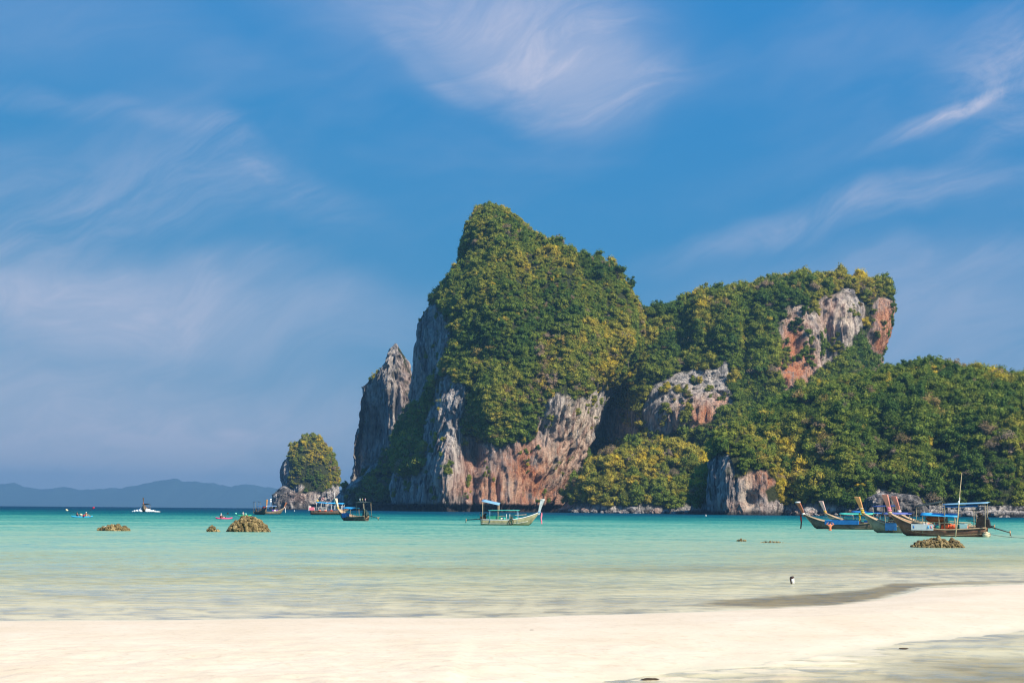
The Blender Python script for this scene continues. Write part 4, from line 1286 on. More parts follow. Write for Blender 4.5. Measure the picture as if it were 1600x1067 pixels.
# group on the right: prows to the left and away, sterns towards the beach
ALPHA = R(180 - 27)
r1 = longtail('dark longtail boat leftmost in the moored row with white-tipped brown prow', on_sea(1313, 826.5), ALPHA, L=10.2, hull=WOOD_DARK, rail=WOOD_GREY, stem=WOOD_BROWN, tip=WHITE, top=3.65, bow=2.05, lean=0.9,
              wraps=[WHITE], hang=(MAROON, 2.0), canopies=[(0.05, 0.50, 2.15, 2.15, TEAL, {'sag': 0.05})], group=MOORED, eng=True, tail=(-6.6, 0.3, 0.8), heel=R(-4.5))
MB().box((-0.4, 0.35, 1.0), (4.6, 1.2, 0.55)).build('blue_tarp', BLUE, r1, smooth=False)
r2 = longtail('longtail boat with pale pink prow half hidden behind the dark one', on_sea(1343, 824.2), ALPHA, L=10.4, hull=WOOD_GREY, stem=paint('pale_pink_varnish', (0.62, 0.40, 0.36), 0.5, 0.2, 2.0), top=4.0, bow=2.2, wraps=[WOOD_ORANGE, YELLOW],
              canopies=[(0.16, 0.60, 2.25, 2.45, BLUE, {}), (-0.06, 0.30, 3.35, 3.25, NAVY, {'n': 3})], group=MOORED, tail=(-6.6, 0.3, 0.8), heel=R(-4.5))
r3 = longtail('longtail boat with orange prow, yellow ribbons and a blue tarp over its side', on_sea(1411, 832.5), ALPHA, L=9.3, hull=WOOD_GREY, rail=WOOD_PALE, stem=WOOD_ORANGE, top=4.15, bow=2.3, lean=0.7, wraps=[YELLOW, YELLOW, WOOD_PALE], hang=(YELLOW, 0.9),
              canopies=[(0.38, 0.72, 2.25, 2.25, paint('faded_violet_tarpaulin', (0.13, 0.16, 0.42), 0.6, 0.2, 1.5), {}), (0.02, 0.34, 3.65, 3.05, BLACKISH, {})], group=MOORED, tail=(-6.0, 0.3, 0.8), heel=R(-4.5))
MB().box((1.2, 0.84, 0.78), (1.3, 0.20, 0.85), rx=0.12).build('folded_tarp', paint('deep_blue_tarpaulin', (0.02, 0.12, 0.30), 0.7, 0.3, 1.5), r3, smooth=False)
for x_ in (0.9, 1.4):
    MB().tube([(x_, 0.97, 0.45), (x_ + 0.05, 0.99, -0.05)], 0.05, 5).build('fender_rope', RUBBER, r3)
r5 = longtail('longtail boat with salmon prow and white ribbon wedged between its neighbours', on_sea(1470, 832.8), ALPHA, L=9.4, hull=WOOD_GREY, stem=WOOD_PINK, top=4.25, bow=2.2, wraps=[WHITE, WHITE],
              canopies=[(0.30, 0.62, 2.2, 2.2, NAVY, {})], group=MOORED, tail=(-6.0, 0.3, 0.9), heel=R(-4.5))
r4 = longtail('brown longtail boat at the right end of the moored row with large engine', on_sea(1465, 837.5), ALPHA, L=9.6, beam=1.8, hull=WOOD_RED, rail=WOOD_PALE, inner=paint('inner_brown', (0.30, 0.17, 0.10), 0.7, 0.3, 2.0), stem=WOOD_PINK, top=4.2, bow=2.3, lean=0.55,
              wraps=[WOOD_PALE, PINK, PINK], canopies=[(0.28, 0.66, 2.05, 2.20, SKYBLUE, {'n': 3, 'arch': 0.2}), (-0.02, 0.44, 3.45, 3.25, GREYBLUE, {'arch': 0.04, 'w': 0.9}), (0.10, 0.44, 3.12, 3.06, BLUE, {'arch': -0.1, 'w': 0.8})],
              group=MOORED, tail=(-7.1, 0.9, 0.55), engs=1.5, heel=R(-4.5))
pn = MB().box((1.35, 0.88, 0.98), (2.2, 0.05, 0.62), rz=-0.04).build('side_panel', WHITE, r4, smooth=False)
for x_, mt in ((2.2, BLUE), (0.75, SKYBLUE), (0.45, PINK)):
    MB().box((x_, 0.93, 0.98), (0.14, 0.03, 0.26)).build('panel_mark', mt, pn)
for k, (x_, y_) in enumerate([(-0.6, 0.4), (-1.0, 0.5), (-1.4, 0.45), (-0.8, -0.1), (-1.7, 0.5), (-1.2, 0.0)]):
    MB().ball((x_, y_, 1.02 + 0.05 * (k % 2)), (0.27, 0.2, 0.26), 1, 0.2, k).build('life_jacket', ORANGE, r4)
MB().ball((0.2, -0.1, 1.75), (1.0, 0.5, 0.42), 1, 0.3, 5).build('rolled_awning', paint('rust_canvas', (0.30, 0.09, 0.04), 0.8, 0.3, 2), r4)
MB().box((-2.6, 0.3, 1.05), (0.7, 0.6, 0.5)).build('cool_box', paint('pale_aqua', (0.45, 0.68, 0.66), 0.5, 0.1, 2), r4, smooth=False)
MB().ball((-4.75, 0.5, 0.25), (0.32, 0.3, 0.36), 1, 0.4, 9).ball((-4.95, 0.2, 0.2), (0.25, 0.25, 0.3), 1, 0.4, 4).build('net_bundle', ROPE, r4)

def clutter(root, x0, x1, half, z, n, seed):
    """gear lying in the boat: coils, crates, cans, cloths, each its own part"""
    g_ = np.random.default_rng(seed)
    kinds = [('crate', WOOD_BROWN), ('jerry_can', BLUE), ('cloth_heap', WHITE), ('rope_coil', ROPE), ('bucket', RED), ('cloth_heap', TEAL), ('crate', WOOD_GREY), ('fuel_can', ORANGE)]
    for k in range(n):
        nm, mt = kinds[int(g_.integers(0, len(kinds)))]
        c_ = (g_.uniform(x0, x1), g_.uniform(-half, half), z + g_.uniform(0, 0.2))
        if nm == 'rope_coil':
            t_ = np.linspace(0, 6 * math.pi, 40)
            MB().tube(np.stack([c_[0] + 0.22 * np.cos(t_), c_[1] + 0.22 * np.sin(t_), c_[2] + t_ * 0.015], -1), 0.03, 4).build(nm, mt, root)
        elif nm == 'cloth_heap':
            MB().ball(c_, (0.34, 0.28, 0.24), 1, 0.5, seed + k).build(nm, mt, root)
        elif nm == 'bucket':
            MB().tube([(c_[0], c_[1], c_[2] - 0.15), (c_[0], c_[1], c_[2] + 0.2)], [0.13, 0.18], 8).build(nm, mt, root)
        else:
            MB().box(c_, (g_.uniform(0.3, 0.6), 0.34, 0.36), rz=g_.uniform(-0.5, 0.5)).build(nm, mt, root, smooth=False)
    for k in range(2):
        y_ = g_.uniform(-half, half)
        MB().tube([(x0 - 0.5, y_, z + 0.35), (x1 + 0.6, y_ + 0.2, z + 0.75)], 0.03, 5).build('boat_pole', BAMBOO, root)


for k_, (b_, half) in enumerate(((bt, 0.45), (r1, 0.5), (r2, 0.5), (r3, 0.5), (r4, 0.5), (r5, 0.5))):
    clutter(b_, -2.8, 1.8, half, 0.85, 9, 500 + k_)

# mooring pole and rope in front of the right-hand boat
pb, pt = on_sea(1492, 839), P(1503, 738, 139.0)
pb[2] = -0.4
po = add('mooring_pole', None, loc=pb)
tag(po, 'tall thin bamboo pole standing in front of the right-hand boat', 'pole')
dv = pt - pb
MB().tube([(0, 0, 0), dv * 0.35 + [0.05, 0, 0], dv * 0.7, dv], [0.06, 0.05, 0.035, 0.015], 6).build('cane', BAMBOO, po)
MB().ball(dv * 0.56, (0.09, 0.09, 0.22), 1, 0.3, 3).ball(dv * 0.6 + [0.05, 0, 0.1], (0.05, 0.05, 0.2), 1, 0.3, 4).build('rag', WHITE, po)
e0 = P(1530, 830, 138.0); e1 = on_sea(1640, 843); rope_p = [e0 + (e1 - e0) * k - np.array([0, 0, 0.35 * math.sin(k * math.pi)]) * (1 - k) for k in np.linspace(0, 1, 8)]
tag(MB().tube(rope_p, 0.02, 4).build('mooring_rope', paint('dark_rope', (0.16, 0.14, 0.11), 0.9, 0.2, 5)), 'thin dark mooring rope running right from the right-hand boat stern', 'rope')

# left side boats
l3 = longtail('small longtail boat with its stern towards us, right of the blue-roofed tour boat', on_sea(551, 813.3), R(180 - 50), L=9.4, hull=WOOD_DARK, rail=WOOD_PALE, stem=paint('cream_cloth', (0.66, 0.50, 0.36), 0.8, 0.2, 2), top=4.1, bow=2.3, wraps=[YELLOW, WOOD_PALE],
              canopies=[(0.36, 0.70, 2.2, 2.35, SKYBLUE, {'arch': 0.2}), (-0.06, 0.24, 3.35, 3.45, BLACKISH, {})], tail=(-7.4, -0.6, 0.5), engs=1.35, eng_body=paint('green_black_iron', (0.02, 0.045, 0.045), 0.5, 0.3, 4), heel=R(-4.5))
MB().box((1.5, 0.5, 1.05), (1.5, 0.7, 0.8)).build('blue_tarp', BLUE, l3, smooth=False)
for k, (x_, mt) in enumerate([(-4.6, PINK), (-3.7, YELLOW), (-2.9, WHITE)]):
    MB().tube([(x_, 0, 3.4), (x_, 0, 4.1)], 0.02, 4).build('flag_staff', WHITE, l3)
    MB().box((x_ + 0.16, 0, 3.88), (0.34, 0.03, 0.36)).build('flag', mt, l3)

l2p = on_sea(516, 804.0)
l2 = add('tour_boat', None, loc=l2p, rot=(0, 0, R(-8)))
tag(l2, 'larger tour boat with blue roofs, white rails and red stern panel near the islet', 'boat')
hull_parts(l2, 13.0, 3.2, 1.05, 1.45, 2.1, WOOD_DARK, WOOD_BROWN, WOOD_GREY)
MB().box((-6.1, 0, 1.95), (1.5, 2.4, 1.0), taper=0.95).build('stern_panel', PINK, l2, smooth=False)
MB().box((-6.9, 0, 2.05), (0.14, 2.5, 1.5)).build('transom_board', WHITE, l2, smooth=False)
cab = MB().box((1.8, 0, 2.1), (5.0, 2.4, 2.0), taper=0.94).build('cabin', paint('cabin_navy', (0.06, 0.09, 0.16), 0.6, 0.2, 1), l2, smooth=False)
for k in range(4):
    for sg in (-1, 1):
        MB().box((0.1 + 1.15 * k, sg * 1.19, 2.5), (0.75, 0.05, 0.7)).build('window', paint('dark_glass', (0.03, 0.05, 0.07), 0.15, 0.1, 1, spec=0.5), cab, smooth=False)
        MB().box((0.68 + 1.15 * k, sg * 1.2, 2.4), (0.14, 0.07, 1.3)).build('window_pillar', WHITE, cab, smooth=False)
canopy(l2, -0.8, 4.7, 3.75, 3.55, 2.7, SKYBLUE, 1.2, WHITE, 0.35, posts=3)
canopy(l2, -4.6, -0.9, 4.0, 3.75, 2.5, SKYBLUE, 1.2, WHITE, 0.25, posts=3)
for z_ in (1.55, 1.95, 2.35):
    for sg in (-1, 1):
        MB().tube([(-4.9, sg * 1.35, z_), (-0.8, sg * 1.42, z_)], 0.05, 5).build('rail', WHITE, l2)
for x_ in (-4.9, -3.5, -2.1, -0.8):
    for sg in (-1, 1):
        MB().tube([(x_, sg * 1.38, 1.1), (x_, sg * 1.38, 2.4)], 0.05, 5).build('stanchion', WHITE, l2)
MB().tube([(1.4, 0, 3.9), (1.4, 0, 7.4)], 0.06, 5).build('mast', WHITE, l2)
MB().tube(np.stack([-2.4 + 0.42 * np.cos(th_), np.full(20, -0.6), 5.1 + 0.42 * np.sin(th_)], -1), 0.12, 6).build('life_ring', paint('ring_pink', (0.75, 0.35, 0.33), 0.6, 0.2, 2), l2)
MB().tube([(-2.4, -0.6, 3.9), (-2.4, -0.6, 4.7)], 0.05, 5).build('ring_stand', WHITE, l2)
MB().ball((-4.2, -0.3, 4.45), (0.35, 0.35, 0.5), 1, 0.2, 2).build('roof_bundle', YELLOW, l2)
for k in range(3):
    MB().ball((-3.2 + 2.0 * k, -1.5, 1.35), (0.5, 0.12, 0.2), 1, 0.2, k).build('life_jacket', ORANGE, l2)

l1 = longtail('longtail boat with orange post and white band left of the islet', on_sea(408, 803.5), R(-62), L=11.0, beam=2.0, hull=WOOD_DARK, stem=WOOD_ORANGE, rail=WOOD_PALE, top=4.7, bow=2.5, wraps=[WHITE], lean=0.3,
              canopies=[(0.36, 0.74, 2.6, 2.6, BLUE, {}), (0.02, 0.22, 4.0, 4.0, BLACKISH, {'n': 2})], tail=(-7.6, 0, 0.6))
MB().ball((3.0, 0, 1.9), (1.0, 0.7, 0.7), 1, 0.3, 3).build('red_bundle', MAROON, l1)
l1b = longtail('longtail boat with pale blue canopy and purple bundles near the islet', on_sea(425, 803.0), R(14), L=8.2, beam=1.9, hull=WOOD_DARK, rail=WOOD_PALE, stem=WOOD_BROWN, top=4.0, bow=2.2, wraps=[WHITE], hang=(WHITE, 1.6),
               canopies=[(0.25, 0.68, 2.75, 2.75, paint('pale_blue_tarpaulin', (0.25, 0.42, 0.70), 0.6, 0.2, 1.5), {})], tail=(-5.6, 0, 0.6))
for k, x_ in enumerate((0.2, 0.9, 1.5)):
    MB().ball((x_, -0.5, 1.2), (0.36, 0.3, 0.34), 1, 0.2, k).build('bundle', (PURPLE, WHITE, PURPLE)[k], l1b)
MB().tube([(-0.6, 0, 2.8), (-0.6, 0, 5.1)], 0.04, 4).build('flag_staff', WHITE, l1b)
for z_ in (4.9, 4.2):
    MB().box((-0.42, 0, z_), (0.5, 0.03, 0.42)).build('flag', WHITE, l1b)

# boat racing towards us out at sea
sp = on_sea(228, 799.3)
s1 = longtail('longtail boat speeding towards us throwing white spray on both sides', sp, R(-86), L=11.5, beam=2.6, hull=WOOD_DARK, rail=WOOD_BROWN, stem=WOOD_DARK, top=5.4, bow=2.9, lean=0.5, wraps=[WOOD_ORANGE, RED], canopies=[(0.2, 0.6, 3.0, 3.2, BLACKISH, {'w': 1.1})], tail=(-7.6, 0, 0.5))
s1.rotation_euler = (0, R(-3), R(-86))
FOAM = paint('foam', (0.82, 0.85, 0.86), 0.9, 0.05, 3.0)
b = MB(); g = np.random.default_rng(5)
for k in range(90):
    sg = 1 if k % 2 else -1; u = g.uniform(0, 1) ** 1.3
    x_ = sg * (1.1 + 4.6 * u) ; hgt = (1.25 * (1 - u) ** 1.2 + 0.15) * g.uniform(0.3, 1)
    b.ball((x_, -3.5 + 3.0 * u + g.normal() * 0.5, hgt * 0.5), (0.55, 0.5, 0.10 + hgt * 0.55), 1, 0.35, k)
wk = b.build('wake_spray', FOAM)
wk.location = sp
tag(wk, 'white spray thrown up around the speeding longtail boat', kind='stuff')


# ------------------------------------------------------------------ people and kayaks
SKIN = paint('brown_skin', (0.50, 0.24, 0.14), 0.6, 0.12, 6.0)  # even brown skin tone, slightly varied
SKINP = paint('fair_skin', (0.62, 0.40, 0.30), 0.6, 0.12, 6.0)
HAIR = paint('dark_hair', (0.02, 0.014, 0.01), 0.6, 0.2, 8.0)


def skin_body(name, joints, bones, mat, parent):
    """one continuous body grown over a skeleton"""
    names = list(joints)
    me = bpy.data.meshes.new(name)
    me.from_pydata([joints[n_][0] for n_ in names], [(names.index(a_), names.index(b_)) for a_, b_ in bones], [])
    o = bpy.data.objects.new(name, me)
    COL.objects.link(o)
    o.modifiers.new('Skin', 'SKIN')
    for k, n_ in enumerate(names):
        r = joints[n_][1]
        sv = me.skin_vertices[0].data[k]
        sv.radius = (r, r) if np.isscalar(r) else r
        sv.use_root = (k == 0)
    sb = o.modifiers.new('Smooth', 'SUBSURF'); sb.levels = 1; sb.render_levels = 1
    dg = bpy.context.evaluated_depsgraph_get()
    baked = bpy.data.meshes.new_from_object(o.evaluated_get(dg))
    baked.materials.clear(); baked.materials.append(mat)
    baked.polygons.foreach_set('use_smooth', [True] * len(baked.polygons))
    o.modifiers.clear()
    o.data = baked
    o.parent = parent
    return o


def person(label, at, heading, pose, shirt=None, hat=None, hair=HAIR, skin=SKIN, vest=None):
    """pose 'paddle': seated with legs forward, arms out to a paddle; 'stand': arms raised to the head"""
    root = add('person', None, loc=at, rot=(0, 0, heading))
    tag(root, label, 'person')
    if pose == 'paddle':
        J = {'pelvis': ((0, 0, 0.14), 0.15), 'waist': ((-0.03, 0, 0.32), 0.135), 'chest': ((-0.05, 0, 0.52), (0.17, 0.13)), 'neck': ((-0.02, 0, 0.68), 0.06), 'head': ((0.0, 0, 0.80), 0.10), 'crown': ((0.01, 0, 0.90), 0.085)}
        B = [('pelvis', 'waist'), ('waist', 'chest'), ('chest', 'neck'), ('neck', 'head'), ('head', 'crown')]
        for s_, sg in (('l', 1), ('r', -1)):
            J['shoulder' + s_] = ((-0.04, sg * 0.20, 0.60), 0.065); J['elbow' + s_] = ((0.10, sg * 0.36, 0.46), 0.048); J['wrist' + s_] = ((0.34, sg * 0.32, 0.54), 0.034); J['hand' + s_] = ((0.42, sg * 0.30, 0.56), 0.04)
            J['hip' + s_] = ((0.08, sg * 0.11, 0.13), 0.095); J['knee' + s_] = ((0.50, sg * 0.17, 0.30), 0.065); J['ankle' + s_] = ((0.88, sg * 0.15, 0.12), 0.045); J['toe' + s_] = ((0.96, sg * 0.16, 0.22), 0.04)
            B += [('chest', 'shoulder' + s_), ('shoulder' + s_, 'elbow' + s_), ('elbow' + s_, 'wrist' + s_), ('wrist' + s_, 'hand' + s_), ('pelvis', 'hip' + s_), ('hip' + s_, 'knee' + s_), ('knee' + s_, 'ankle' + s_), ('ankle' + s_, 'toe' + s_)]
        headp, chest_z = np.array([0.0, 0, 0.83]), 0.44
    else:
        J = {'pelvis': ((0, 0, 0.0), 0.155), 'waist': ((0, 0, 0.22), (0.15, 0.12)), 'chest': ((0, 0, 0.46), (0.20, 0.135)), 'neck': ((0, 0, 0.66), 0.06), 'head': ((0.02, 0, 0.80), 0.10), 'crown': ((0.02, 0, 0.90), 0.085)}
        B = [('pelvis', 'waist'), ('waist', 'chest'), ('chest', 'neck'), ('neck', 'head'), ('head', 'crown')]
        for s_, sg in (('l', 1), ('r', -1)):
            J['shoulder' + s_] = ((0, sg * 0.22, 0.56), 0.075); J['elbow' + s_] = ((0.04, sg * 0.48, 0.66), 0.055); J['wrist' + s_] = ((0.05, sg * 0.26, 0.86), 0.038); J['hand' + s_] = ((0.05, sg * 0.16, 0.90), 0.045)
            J['hip' + s_] = ((0, sg * 0.11, -0.10), 0.105); J['knee' + s_] = ((0.03, sg * 0.13, -0.52), 0.07); J['ankle' + s_] = ((0, sg * 0.13, -0.90), 0.05); J['toe' + s_] = ((0.16, sg * 0.14, -0.96), 0.04)
            B += [('chest', 'shoulder' + s_), ('shoulder' + s_, 'elbow' + s_), ('elbow' + s_, 'wrist' + s_), ('wrist' + s_, 'hand' + s_), ('pelvis', 'hip' + s_), ('hip' + s_, 'knee' + s_), ('knee' + s_, 'ankle' + s_), ('ankle' + s_, 'toe' + s_)]
        headp, chest_z = np.array([0.02, 0, 0.84]), 0.4
    skin_body('body', J, B, skin, root)
    if shirt:
        MB().tube([(-0.03, 0, 0.16), (-0.04, 0, 0.34), (-0.05, 0, 0.52), (-0.04, 0, 0.62)], [0.17, 0.17, 0.21, 0.12], 10).build('shirt', shirt, root)
        for sg in (1, -1):
            MB().tube([(-0.04, sg * 0.17, 0.60), (0.02, sg * 0.29, 0.53)], [0.085, 0.075], 8).build('sleeve', shirt, root)
    if vest:
        MB().tube([(-0.04, 0, 0.20), (-0.05, 0, 0.40), (-0.05, 0, 0.60)], [0.20, 0.235, 0.19], 10).build('life_vest', vest, root)
    if hair and not hat:
        MB().ball(headp + [-0.025, 0, 0.035], (0.115, 0.115, 0.115), 1).build('hair', hair, root)
    if hat:
        MB().ball(headp + [0, 0, 0.06], (0.125, 0.125, 0.09), 1).box(headp + [0.10, 0, 0.05], (0.18, 0.20, 0.02)).build('hat', hat, root)
    return root


def kayak(label, at, heading, L, mat):
    n, m = 13, 8
    s_ = np.linspace(-1, 1, n)
    V = []
    for k in s_:
        wv_ = 0.38 * (1 - abs(k) ** 2.4) + 0.02; zt = 0.20 + 0.16 * abs(k) ** 3; zb = -0.12 + 0.26 * abs(k) ** 3.5
        well = 0.10 * max(0, 1 - abs(k) * 1.4)
        V += [(k * L / 2, 0, zb), (k * L / 2, wv_ * 0.75, zb + 0.06), (k * L / 2, wv_, (zt + zb) / 2 + 0.06), (k * L / 2, wv_ * 0.85, zt), (k * L / 2, 0, zt - well), (k * L / 2, -wv_ * 0.85, zt), (k * L / 2, -wv_, (zt + zb) / 2 + 0.06), (k * L / 2, -wv_ * 0.75, zb + 0.06)]
    idx = np.arange(n * m).reshape(n, m); nx = np.roll(idx, -1, 1)
    q_ = np.stack([idx[:-1], idx[1:], nx[1:], nx[:-1]], -1).reshape(-1, 4)
    root = add('kayak', None, loc=at, rot=(0, 0, heading))
    tag(root, label, 'kayak')
    MB().raw(V, q_).build('hull', mat, root)
    for x_ in (-0.45, 0.75):
        MB().box((x_ * L / 4 - 0.32, 0, 0.34), (0.06, 0.42, 0.34), ry=-0.2).build('seat_back', RUBBER, root)
    return root


def paddle(label, a_, b_, mat):
    a_, b_ = np.array(a_, float), np.array(b_, float)
    root = add('paddle', None, loc=(a_ + b_) / 2)
    tag(root, label, 'paddle')
    d = (b_ - a_) / 2; u = d / np.linalg.norm(d)
    MB().tube([-d, d], 0.022, 5).build('shaft', RUBBER, root)
    side = np.cross(u, [0, 1, 0]); side /= np.linalg.norm(side)
    for sg in (1, -1):
        c_ = d * sg; V = []
        for k, wv_ in ((-0.05, 0.04), (0.12, 0.16), (0.38, 0.19), (0.52, 0.10)):
            p_ = c_ + u * sg * k
            V += [p_ - side * wv_ + [0, 0.015, 0], p_ + side * wv_ + [0, 0.015, 0], p_ + side * wv_ - [0, 0.015, 0], p_ - side * wv_ - [0, 0.015, 0]]
        idx = np.arange(16).reshape(4, 4); nx = np.roll(idx, -1, 1)
        q_ = np.concatenate([np.stack([idx[:-1], nx[:-1], nx[1:], idx[1:]], -1).reshape(-1, 4), [[3, 2, 1, 0], [12, 13, 14, 15]]])
        MB().raw(V, q_).build('blade', mat, root)
    return root


kp = on_sea(128, 808)
KB = paint('kayak_blue', (0.05, 0.45, 0.75), 0.4, 0.08, 2.0)
kayak('light blue two-seat kayak on the far left', kp, R(4), 4.3, KB)
person('person in a dark blue top paddling at the left end of the blue kayak', kp + [-0.95, 0, 0.10], R(4), 'paddle', shirt=paint('dark_blue_shirt', (0.05, 0.07, 0.16), 0.8, 0.2, 4), skin=SKIN)
person('person in white hat and yellow vest at the right of the blue kayak', kp + [0.85, 0, 0.10], R(4), 'paddle', shirt=RED, hat=WHITE, vest=paint('pale_yellow_vest', (0.80, 0.55, 0.25), 0.8, 0.15, 4), skin=SKIN)
mpp = kp[1] / F
paddle('paddle with cream blades held out by the person at the left of the blue kayak', kp + [-2.75, -0.2, 1.36], kp + [-0.3, -0.35, 0.62], paint('cream_blade', (0.80, 0.66, 0.42), 0.5, 0.1, 2))
paddle('paddle with dark red blades raised by the person in the yellow vest', kp + [2.15, -0.2, 1.75], kp + [0.75, -0.4, 0.55], paint('red_blade', (0.42, 0.02, 0.06), 0.5, 0.1, 2))
kp = on_sea(350, 810.6)
kayak('pink kayak left of the big coral mound', kp, R(6), 3.2, paint('kayak_pink', (0.80, 0.07, 0.22), 0.4, 0.08, 2.0))
person('person in a white hat sitting in the pink kayak', kp + [-0.55, 0, 0.10], R(6), 'paddle', shirt=WHITE, hat=WHITE, vest=paint('crimson_vest', (0.45, 0.03, 0.08), 0.8, 0.15, 4), skin=SKINP)
paddle('thin paddle held by the person in the pink kayak', kp + [-0.1, -0.7, 0.55], kp + [0.45, 0.75, 1.0], RUBBER)
kp = on_sea(382, 806.0)
kayak('green kayak mostly hidden behind the big coral mound', kp, R(3), 3.6, paint('kayak_green', (0.04, 0.50, 0.20), 0.4, 0.08, 2.0))
person('person in a white shirt showing above the big coral mound', kp + [-0.35, 0, 0.12], R(3), 'paddle', shirt=WHITE, hat=paint('straw_hat', (0.62, 0.44, 0.26), 0.8, 0.2, 4), vest=WHITE, skin=SKINP)
paddle('paddle with mint green blades reaching left from behind the big coral mound', kp + [-1.95, -0.1, 0.62], kp + [0.1, -0.3, 0.55], paint('mint_blade', (0.25, 0.75, 0.55), 0.5, 0.1, 2))
sw = on_sea(1297, 828.5)
person('bare-backed person standing waist deep in the sea with hands raised to the head', sw + [0, 0, 0.12], R(82), 'stand', skin=paint('tanned_skin', (0.62, 0.21, 0.10), 0.55, 0.12, 6.0))

# ------------------------------------------------------------------ coral mounds standing in the shallows
def coral_material():
    m, t, out = new_mat('dead_coral')
    tc = t.add('ShaderNodeTexCoord')
    n1 = t.noise(tc.outputs['Object'], 3.0, 5, 0.65); n2 = t.noise(tc.outputs['Object'], 11.0, 5, 0.7)
    c = t.ramp(n1, [(0.36, (0.07, 0.05, 0.022)), (0.5, (0.19, 0.14, 0.055)), (0.64, (0.40, 0.30, 0.14))])
    c = t.mix(t.maprange(n2, 0.52, 0.6), c, (0.04, 0.028, 0.018))
    c = t.mix(t.maprange(n2, 0.40, 0.30), c, (0.15, 0.15, 0.045))
    b_ = t.add('ShaderNodeBsdfPrincipled'); t.put(b_.inputs['Base Color'], c); b_.inputs['Roughness'].default_value = 0.9
    bp = t.add('ShaderNodeBump'); bp.inputs['Distance'].default_value = 0.08; t.put(bp.inputs['Height'], n2); t.l.new(bp.outputs[0], b_.inputs['Normal'])
    t.l.new(b_.outputs[0], out.inputs[0])
    return m


CORAL = coral_material()


def coral(label, px, py, wid, hgt, profile, n, lump, seed):
    c_ = on_sea(px, py)
    root = add('coral_mound', None, loc=c_)
    tag(root, label, 'coral mound')
    g = np.random.default_rng(seed)
    k_ = np.linspace(-1, 1, 25); a_ = np.linspace(0, math.pi, 13)
    H = np.interp(k_, *zip(*profile)) * hgt * 0.86
    V = []
    for x_, h_ in zip(k_, H):
        for t_ in a_:
            V.append((x_ * wid / 2, -math.cos(t_) * wid * 0.30 * (1 - 0.75 * abs(x_) ** 3), h_ * math.sin(t_) - 0.1))
    V = np.array(V)
    V += 0.10 * hgt * np.stack([fbm(V * 2.0 / lump * 0.3 + q_, 3, seed + q_) for q_ in (1, 2, 3)], -1)
    i_ = np.arange(25 * 13).reshape(25, 13)
    q_ = np.stack([i_[:-1, :-1], i_[1:, :-1], i_[1:, 1:], i_[:-1, 1:]], -1).reshape(-1, 4)
    MB().raw(V, q_).build('mound', CORAL, root)
    b = MB()
    for k in range(n):
        x_ = g.uniform(-1, 1); t_ = g.uniform(0.02, math.pi * 0.75)
        h_ = np.interp(x_, *zip(*profile)) * hgt * 0.88
        p_ = np.array([x_ * wid / 2, -math.cos(t_) * wid * 0.31 * (1 - 0.75 * abs(x_) ** 3), h_ * math.sin(t_) - 0.03])
        r = lump * g.lognormal(0, 0.35)
        b.ball(p_, r * g.uniform(0.65, 1.2, 3), 1, 0.55, seed * 7 + k)
    lp = b.build('rubble', CORAL, root, smooth=False)
    lp['kind'] = 'stuff'
    return root


coral('big knobbly brown coral mound with a person behind it', 388, 830.5, 3.95, 1.62, [(-1, 0.10), (-0.8, 0.32), (-0.6, 0.62), (-0.25, 0.95), (0, 1.0), (0.3, 0.92), (0.62, 0.74), (0.85, 0.36), (1, 0.06)], 330, 0.13, 1)
coral('small brown coral lump just left of the big mound', 334, 830.5, 1.05, 0.58, [(-1, 0.3), (-0.6, 0.9), (-0.2, 1.0), (0.3, 0.75), (0.8, 0.4), (1, 0.1)], 50, 0.10, 2)
cm = coral('low brown coral mound with a white float at its foot, below the blue kayak', 178, 829, 2.9, 0.70, [(-1, 0.25), (-0.7, 0.5), (-0.3, 0.75), (0.05, 1.0), (0.35, 0.8), (0.6, 0.75), (0.85, 0.45), (1, 0.1)], 110, 0.12, 3)
coral('flat pile of pale brown coral in front of the right-hand boats', 1464, 855, 3.5, 0.74, [(-1, 0.12), (-0.7, 0.55), (-0.35, 0.72), (-0.1, 1.0), (0.15, 0.85), (0.4, 0.5), (0.6, 0.8), (0.8, 0.5), (1, 0.1)], 190, 0.10, 4)
coral('tiny brown rock breaking the surface left of the moored row', 1160, 845.5, 0.75, 0.24, [(-1, 0.3), (-0.6, 1.0), (0, 0.8), (0.6, 0.6), (1, 0.2)], 20, 0.06, 5)
coral('long flat rock awash right of the tiny brown rock', 1206, 847.5, 1.7, 0.16, [(-1, 0.2), (-0.4, 0.6), (0.1, 1.0), (0.6, 0.6), (1, 0.1)], 24, 0.06, 6)
fl_ = on_sea(167, 828.6)
fr = add('float', None, loc=fl_ + np.array([0, -0.9, 0.16]), rot=(0.2, 0.3, 0.4))
tag(fr, 'white plastic float resting against the low coral mound on the left', 'float')
MB().ball((0, 0, 0), (0.22, 0.20, 0.24), 2).build('shell', WHITE, fr)
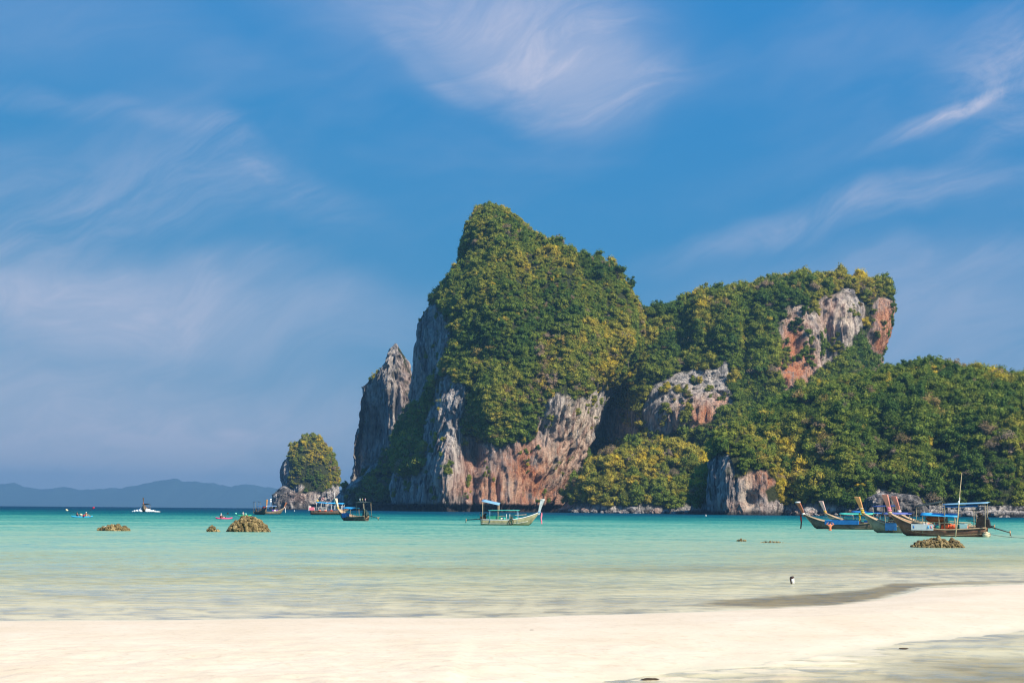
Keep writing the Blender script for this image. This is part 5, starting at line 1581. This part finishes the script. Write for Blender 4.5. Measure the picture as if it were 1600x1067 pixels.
MB().tube([(0, 0, 0.22), (0.02, 0, 0.31)], 0.05, 6).build('neck', WHITE, fr)

# white container tilted in the shallows off the tip of the beach
cp = on_sea(1239, 911.5)
pc = add('plastic_container', None, loc=cp + np.array([0, 0, -0.01]), rot=(0.15, R(-14), 0.3))
tag(pc, 'small white container with a dark rim tilted in the shallows off the beach tip', 'container')
MB().tube([(0, 0, 0), (0, 0, 0.10), (0, 0, 0.21)], [0.05, 0.058, 0.064], 14).build('body', WHITE, pc)
DK = paint('dark_brown_plastic', (0.05, 0.025, 0.02), 0.6, 0.2, 5)
MB().tube([(0, 0, 0.205), (0, 0, 0.25)], [0.07, 0.066], 14).build('rim', DK, pc)
MB().box((-0.064, 0, 0.12), (0.025, 0.05, 0.20), ry=-0.06).build('handle', DK, pc)

# driftwood and pebbles on the near sand
for k, (px_, py_, ln, lab) in enumerate([(1015, 1063, 0.12, 'short dark driftwood stick at the bottom edge of the wet sand'), (1412, 1013, 0.09, 'small dark stone in the shallow pool on the right'), (831, 998, 0.04, 'tiny dark pebble on the pale sand in the middle')]):
    c_ = on_sea(px_, py_); zz = float(sand_height(np.array([c_[0]]), np.array([c_[1]]))[0])
    zz = max(zz, 0.0)
    o = MB().ball((0, 0, 0), (ln, ln * 0.22, ln * 0.16), 2, 0.4, k).build('driftwood' if k == 0 else 'pebble', paint('dark_driftwood', (0.05, 0.035, 0.025), 0.8, 0.3, 6))
    o.location = (c_[0], c_[1], zz + ln * 0.06)
    o.rotation_euler = (0, 0, 0.1)
    tag(o, lab, 'driftwood' if k == 0 else 'stone')
# a few mooring buoys far out
for k, (px_, py_, lab) in enumerate([(460, 798.2, 'tiny white buoy floating in front of the islet'), (1103, 806.0, 'tiny white buoy floating below the wooded spur')]):
    c_ = on_sea(px_, py_)
    root = add('buoy', None, loc=c_); tag(root, lab, 'buoy')
    MB().ball((0, 0, 0.15), (0.32, 0.32, 0.30), 1).build('shell', WHITE, root)
    MB().tube([(0, 0, 0.4), (0, 0, 0.9)], 0.05, 5).build('eye', WHITE, root)
